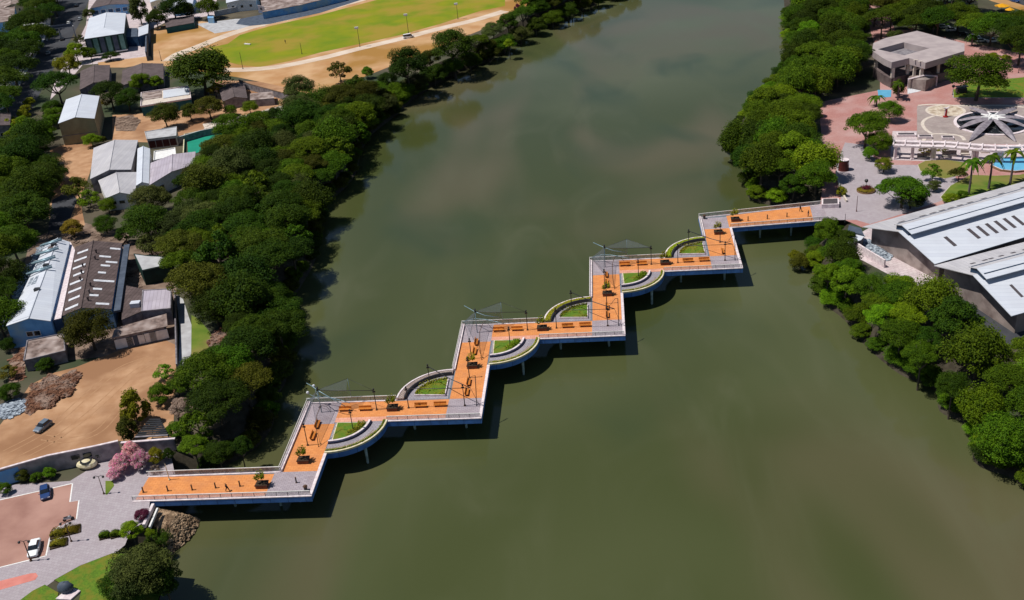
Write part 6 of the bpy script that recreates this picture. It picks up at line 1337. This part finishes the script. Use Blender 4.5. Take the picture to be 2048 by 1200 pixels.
BANKROW = [(742, 232, 32), (768, 205, 30), (796, 190, 34), (832, 172, 30), (868, 156, 30), (905, 138, 28), (940, 126, 28), (975, 108, 30), (1008, 92, 28), (1040, 74, 27), (1072, 58, 26), (1105, 42, 25), (1135, 28, 25), (1165, 12, 24), (1196, 2, 24), (1228, -12, 24), (1262, -26, 22),
 (745, 178, 28), (775, 160, 24), (860, 118, 26), (955, 84, 26), (985, 62, 26), (1015, 46, 26), (1045, 30, 26), (1076, 14, 24), (1108, 4, 24), (1142, -10, 24), (1180, -22, 24), (1060, -6, 22), (1095, -20, 22), (700, 176, 24), (655, 196, 24)]
for i_, (px, py, r) in enumerate(BANKROW):
    (tp if i_ > 16 else tp_low)(px, py, r, ['round', 'bushy', 'flat' if i_ > 16 else 'round'][i_ % 3], ['leaf_deep', 'leaf_mid', 'leaf_deep', 'leaf_grey', 'leaf_mid', 'leaf_olive'][(i_ * 5) % 6], None, .95, [.85, .95, .8][i_ % 3]); OCC.append((TREES[-1][1].x, TREES[-1][1].y, TREES[-1][2]))
FILL = [  # polygons of crown centres in the picture; radius range in metres; forms and foliage
 ([(1235, -25), (1150, 12), (1065, 48), (985, 92), (905, 125), (838, 162), (786, 205), (738, 245), (700, 285), (672, 330), (645, 365), (608, 400), (600, 450), (598, 515), (578, 560), (556, 600), (558, 640), (560, 700), (546, 760), (505, 800), (500, 850), (470, 880), (410, 900), (365, 890), (362, 850), (400, 790), (402, 725), (465, 690), (470, 640), (385, 590), (362, 540), (335, 500), (370, 440), (380, 375), (420, 320), (470, 265), (560, 232), (640, 200), (700, 185), (760, 160), (860, 130), (940, 88), (1010, 55), (1045, 15), (1060, -25)], (4.4, 7.6), ['flat'] * 5 + ['round'] * 3 + ['spiky', 'loose'], ['leaf_deep'] * 6 + ['leaf_mid'] * 4 + ['leaf_olive'] + ['leaf_grey'], .47, 1.0),
 ([(0, 70), (55, 60), (76, 75), (62, 110), (38, 150), (14, 200), (-20, 230)], (7, 10), ['flat'], ['leaf_deep', 'leaf_mid'], .62, .9),
 ([(-10, 300), (60, 262), (98, 300), (100, 350), (78, 400), (72, 470), (40, 540), (15, 620), (-20, 660)], (6, 8.5), ['flat', 'round'], ['leaf_deep', 'leaf_deep', 'leaf_mid'], .60, 1.0),
 ([(62, -10), (118, -20), (115, 20), (92, 44), (58, 50)], (7, 9), ['flat'], ['leaf_deep'], .62, .9),
 ([(30, 215), (55, 180), (62, 200), (50, 235), (20, 290), (0, 300)], (2.6, 4), ['bushy', 'loose'], ['leaf_yellow', 'leaf_bright'], .8, .9),
 ([(95, 200), (115, 205), (108, 240), (80, 270), (88, 235)], (3, 4.5), ['bushy'], ['leaf_bright', 'leaf_mid'], .7, .9),
 ([(1590, -20), (1705, -20), (1715, 45), (1715, 105), (1725, 130), (1700, 150), (1640, 165), (1610, 210), (1615, 270), (1632, 320), (1642, 370), (1620, 390), (1530, 388), (1508, 345), (1478, 300), (1478, 262), (1505, 230), (1555, 190), (1585, 145), (1592, 80)], (4.4, 7.4), ['flat', 'flat', 'round', 'round', 'bushy', 'spiky'], ['leaf_deep'] * 2 + ['leaf_mid'] * 5 + ['leaf_bright'], .50, 1.0),
 ([(1745, -20), (1850, -20), (1850, 5), (1800, 25), (1775, 60), (1745, 30)], (5, 8), ['flat', 'round'], ['leaf_mid', 'leaf_deep', 'leaf_olive'], .64, .95),
 ([(1800, 24), (1860, 18), (1960, 36), (2000, 52), (2060, 78), (2060, 100), (2010, 90), (1960, 62), (1880, 42), (1800, 50)], (6, 8.5), ['flat'], ['leaf_mid', 'leaf_mid', 'leaf_deep'], .58, 1.0),
 ([(1880, -20), (1960, -12), (1945, 14), (1890, 12)], (6, 8), ['flat'], ['leaf_mid', 'leaf_bright'], .62, 1.0),
 ([(1770, 50), (1800, 55), (1815, 62), (1790, 72)], (3, 4), ['bushy'], ['leaf_bright', 'leaf_grey'], .75, .9),
 ([(2015, 38), (2060, 40), (2060, 75), (2025, 68)], (6, 8), ['flat'], ['leaf_deep', 'leaf_mid'], .6, 1.0),
 ([(1650, 500), (1690, 500), (1715, 535), (1765, 562), (1830, 565), (1905, 600), (1945, 690), (2010, 715), (2070, 700), (2090, 1000), (2035, 950), (1990, 905), (1975, 850), (1915, 800), (1850, 745), (1760, 690), (1715, 640), (1665, 585), (1645, 545)], (4.0, 6.6), ['bushy', 'bushy', 'round', 'round', 'flat', 'spiky'], ['leaf_mid'] * 5 + ['leaf_bright'] * 2 + ['leaf_deep'] * 2, .50, 1.0),
]
frd = random.Random(5)
for poly, (ra, rb_), forms, leaves, sp, kh in FILL:
    xs = [p[0] for p in poly]; ys = [p[1] for p in poly]; hcx = (ra + rb_) / 2 * .72 + .8
    WP = [g(x, y, hcx) for x, y in poly]; WQ = [(p.x, p.y) for p in WP]
    x0, x1, y0, y1 = min(q[0] for q in WQ), max(q[0] for q in WQ), min(q[1] for q in WQ), max(q[1] for q in WQ)
    n = int((x1 - x0) * (y1 - y0) * .35) + 200
    for i in range(min(n, 16000)):
        x, y = frd.uniform(x0, x1), frd.uniform(y0, y1)
        if not inpoly(x, y, WQ): continue
        R = frd.uniform(ra, rb_); 
        if y > 420: R *= 1.15
        if any((x - a) ** 2 + (y - b_) ** 2 < ((R + r) * sp) ** 2 for a, b_, r in OCC): continue
        gz = height(x, y); u_, v_ = proj((x, y, 4)); mg = R * ppm((x, y, 4))
        if gz < -3.8 or u_ < -mg or u_ > 2048 + mg or v_ < -mg * .7 or v_ > 1200 + mg: continue
        OCC.append((x, y, R)); f_ = frd.choice(forms); tree(Vector((x, y, gz + R * kh * .72 * frd.uniform(.75, 1.2) + .8)), R, f_, frd.choice(leaves), vs=frd.uniform(.85, 1.1))
# low growth leaning over the water's edge
def skirt(line, sgn, y_hi, step, leaves, skip, y_lo=0):
    acc = 0; k = 0
    for i in range(1, len(line)):
        acc += (line[i] - line[i - 1]).length
        if acc < step: continue
        acc = 0; p = offset([line[i - 1], line[i], line[min(i + 1, len(line) - 1)]], sgn * frd.uniform(.6, 2.4))[1]
        if p.y > y_hi or p.y < y_lo: continue
        u, v = proj((p.x, p.y, WZ))
        if any(a < u < c and b_ < v < d for a, b_, c, d in skip): continue
        if not (-20 < u < 2068 and -15 < v < 1215): continue
        R = frd.uniform(2.6, 4.2); tree(Vector((p.x, p.y, WZ + R * .55)), R, frd.choice(['bushy', 'bushy', 'round']), frd.choice(leaves), vs=.75, name='waterside_shrub', cat='shrub')
skirt(LSH, -1, 640, 4.2, ['leaf_deep', 'leaf_deep', 'leaf_mid', 'leaf_olive'], [(230, 950, 420, 1090)])
skirt(RSH, 1, 480, 3.6, ['leaf_mid', 'leaf_mid', 'leaf_bright', 'leaf_deep'], [(1560, 395, 1700, 470)])
# palms
def palm(px, py, top_py, R, label, k=14):
    q = g(px, py); hh = 1.0
    while hh < 20 and proj((q.x, q.y, hh))[1] > top_py: hh += .1
    t = thing('palm_tree', label, 'palm', q); b = MB(); b.tube([q, q + Vector((.1, 0, hh * .5)), q + Vector((0, 0, hh))], [.34, .26, .22], 8); b.build('trunk', M['palmbark'], t)
    rd = random.Random(int(px)); b = MB(); c = q + Vector((0, 0, hh))
    for i in range(k):
        a = 6.2832 * i / k + rd.uniform(-.2, .2); up = rd.uniform(.1, .9); prev = c
        for j in range(1, 8):
            s_ = j / 7; p = c + Vector((math.cos(a) * R * s_, math.sin(a) * R * s_, R * (up * s_ - 1.1 * s_ * s_))); d = (p - prev).normalized(); sd_ = d.cross(Vector((0, 0, 1))).normalized(); w_ = .55 * math.sin(math.pi * (.15 + .8 * s_)) * (R / 3)
            b.add([prev, prev + sd_ * w_ + Vector((0, 0, -.15)), p + sd_ * w_ * .8 + d * .2 + Vector((0, 0, -.22)), p, p - sd_ * w_ * .8 + d * .2 + Vector((0, 0, -.22)), prev - sd_ * w_ + Vector((0, 0, -.15))], [(0, 1, 2, 3), (0, 3, 4, 5)]); prev = p
    b.build('crown', M['leaf_mid'], t)
palm(1937, 390, 322, 3.2, 'leftmost of the three tall palms beside the market shed'); palm(1977, 378, 312, 3.2, 'middle one of the three tall palms with thick trunk'); palm(2020, 368, 303, 3.2, 'rightmost of the three tall palms standing over the pool')
palm(1752, 213, 194, 2.8, 'short fan palm on the rose plaza left of the star plaza'); palm(1795, 200, 166, 2.6, 'palm standing right of the pavilion entrance tree'); palm(1866, 66, 45, 2.6, 'small palm behind the pavilion roof tip'); palm(1943, 92, 72, 2.6, 'small yellowish palm at the pavilion right corner')
palm(438, 322, 285, 3.4, 'palm among the riverside trees right of the green court')

# labels of the trees that stand in the woods: what they look like and where they stand
ANCH = [(1180, 0, 'at the top end of the left bank'), (1080, 40, 'on the left bank below the far end of the field'), (960, 95, 'on the left bank below the running track'), (850, 150, 'on the left bank beside the sandy strip'), (760, 200, 'on the left bank where the sand ends'),
 (650, 220, 'on the left bank below the boundary wall'), (560, 270, 'on the left bank above the green court'), (680, 300, 'on the left bank at the small water inlet'), (450, 300, 'right of the green court'), (560, 350, 'in the middle of the upper left wood'), (640, 380, 'on the left bank at the bay'), (460, 390, 'right of the lavender roof house'),
 (560, 450, 'on the left bank level with the white warehouse'), (430, 470, 'right of the yard trees on the left bank'), (590, 520, 'on the left bank level with the green shed'), (420, 560, 'right of the green shed'), (520, 600, 'on the left bank level with the concrete block'), (430, 620, 'right of the concrete path'), (520, 700, 'on the left bank beside the reddish brush'), (440, 760, 'right of the sandy lot'), (510, 800, 'on the left bank upstream of the first bend'), (420, 850, 'behind the pergola'), (470, 890, 'above the left approach of the bridge'), (290, 1150, 'at the bottom left corner'),
 (20, 120, 'left of the street near the top'), (70, 100, 'beside the street opposite the green hall'), (90, 10, 'left of the street at the top edge'), (40, 240, 'along the left edge near the yellow shrubs'), (100, 230, 'left of the beige block'), (50, 330, 'left of the sandy yard'), (40, 430, 'above the blue workshop on the left'), (20, 560, 'left of the blue workshop'),
 (1640, 20, 'at the top of the right bank grove'), (1620, 90, 'in the right bank grove left of the pavilion'), (1700, 120, 'touching the left of the pavilion'), (1560, 180, 'at the bend of the right bank'), (1660, 210, 'beside the rose plaza'), (1500, 250, 'where the right bank juts out'), (1570, 280, 'in the right bank grove opposite the drum monument'), (1490, 320, 'at the jutting point of the right bank'), (1600, 350, 'above the right approach of the bridge'), (1520, 390, 'at the water above the right approach'),
 (1790, 10, 'at the top edge left of the avenue'), (1850, 30, 'at the left of the avenue'), (1940, 50, 'in the avenue above the pavilion'), (2030, 80, 'at the right of the avenue'), (1920, 0, 'at the top edge above the avenue'),
 (1650, 500, 'below the right end of the bridge'), (1640, 570, 'on the right bank below the bridge'), (1720, 580, 'beside the shed gable on the right bank'), (1800, 600, 'below the market sheds'), (1720, 680, 'at the water below the market sheds'), (1870, 640, 'left of the asphalt yard'), (1830, 720, 'in the lower right wood near the water'), (1940, 740, 'below the asphalt yard'), (1860, 800, 'at the small point of the lower right bank'), (2010, 780, 'near the right edge of the lower right wood'), (1950, 850, 'at the notch of the lower right bank'), (2020, 900, 'at the lower right corner wood'), (1960, 930, 'at the water in the lower right'), (2050, 970, 'at the far lower right')]
ORD = ['first', 'second', 'third', 'fourth', 'fifth', 'sixth', 'seventh', 'eighth', 'ninth', 'tenth', 'eleventh', 'twelfth', 'thirteenth', 'fourteenth', 'fifteenth', 'sixteenth', 'seventeenth', 'eighteenth', 'nineteenth', 'twentieth']
from collections import defaultdict
seg = defaultdict(list)
for T in TREES:
    if T[5]: continue
    u, v = proj(T[1]); i = min(range(len(ANCH)), key=lambda i: (ANCH[i][0] - u) ** 2 + (ANCH[i][1] - v) ** 2)
    key = (i, T[3], T[4], T[0].name.startswith('water')); seg[key].append((u, v, T))
for (i, f_, lf, ws), L_ in seg.items():
    L_.sort(key=lambda a: -a[1]); n = len(L_)
    for j, (u, v, T) in enumerate(L_):
        s_ = f"{TONE[lf]} {FORM[f_]} {'waterside shrub' if ws else 'tree'} {ANCH[i][2]}"
        if n > 1: s_ += f", {['lower', 'upper'][j] if n == 2 else ORD[j] + ' from below'}"
        w_ = s_.split()
        if len(w_) > 16: s_ = s_.replace('spreading flat-crowned', 'flat-crowned').replace('olive brown-green', 'olive').replace(' of the bridge', '').replace(' from below', '')
        if len(s_.split()) > 16: s_ = s_.replace('waterside ', '').replace('round-crowned ', '')
        T[0]['label'] = s_; T[0]['group'] = 'low growth along the river banks' if ws else 'trees of the riverside woods and street'
from collections import Counter
print('NAMES', Counter(o.name.split('.')[0] for o in bpy.data.objects if 'label' in o).most_common(6)); print('TREES', len(TREES), 'objects', len(bpy.data.objects))
for o in bpy.data.objects:
    if 'used' in o: del o['used']
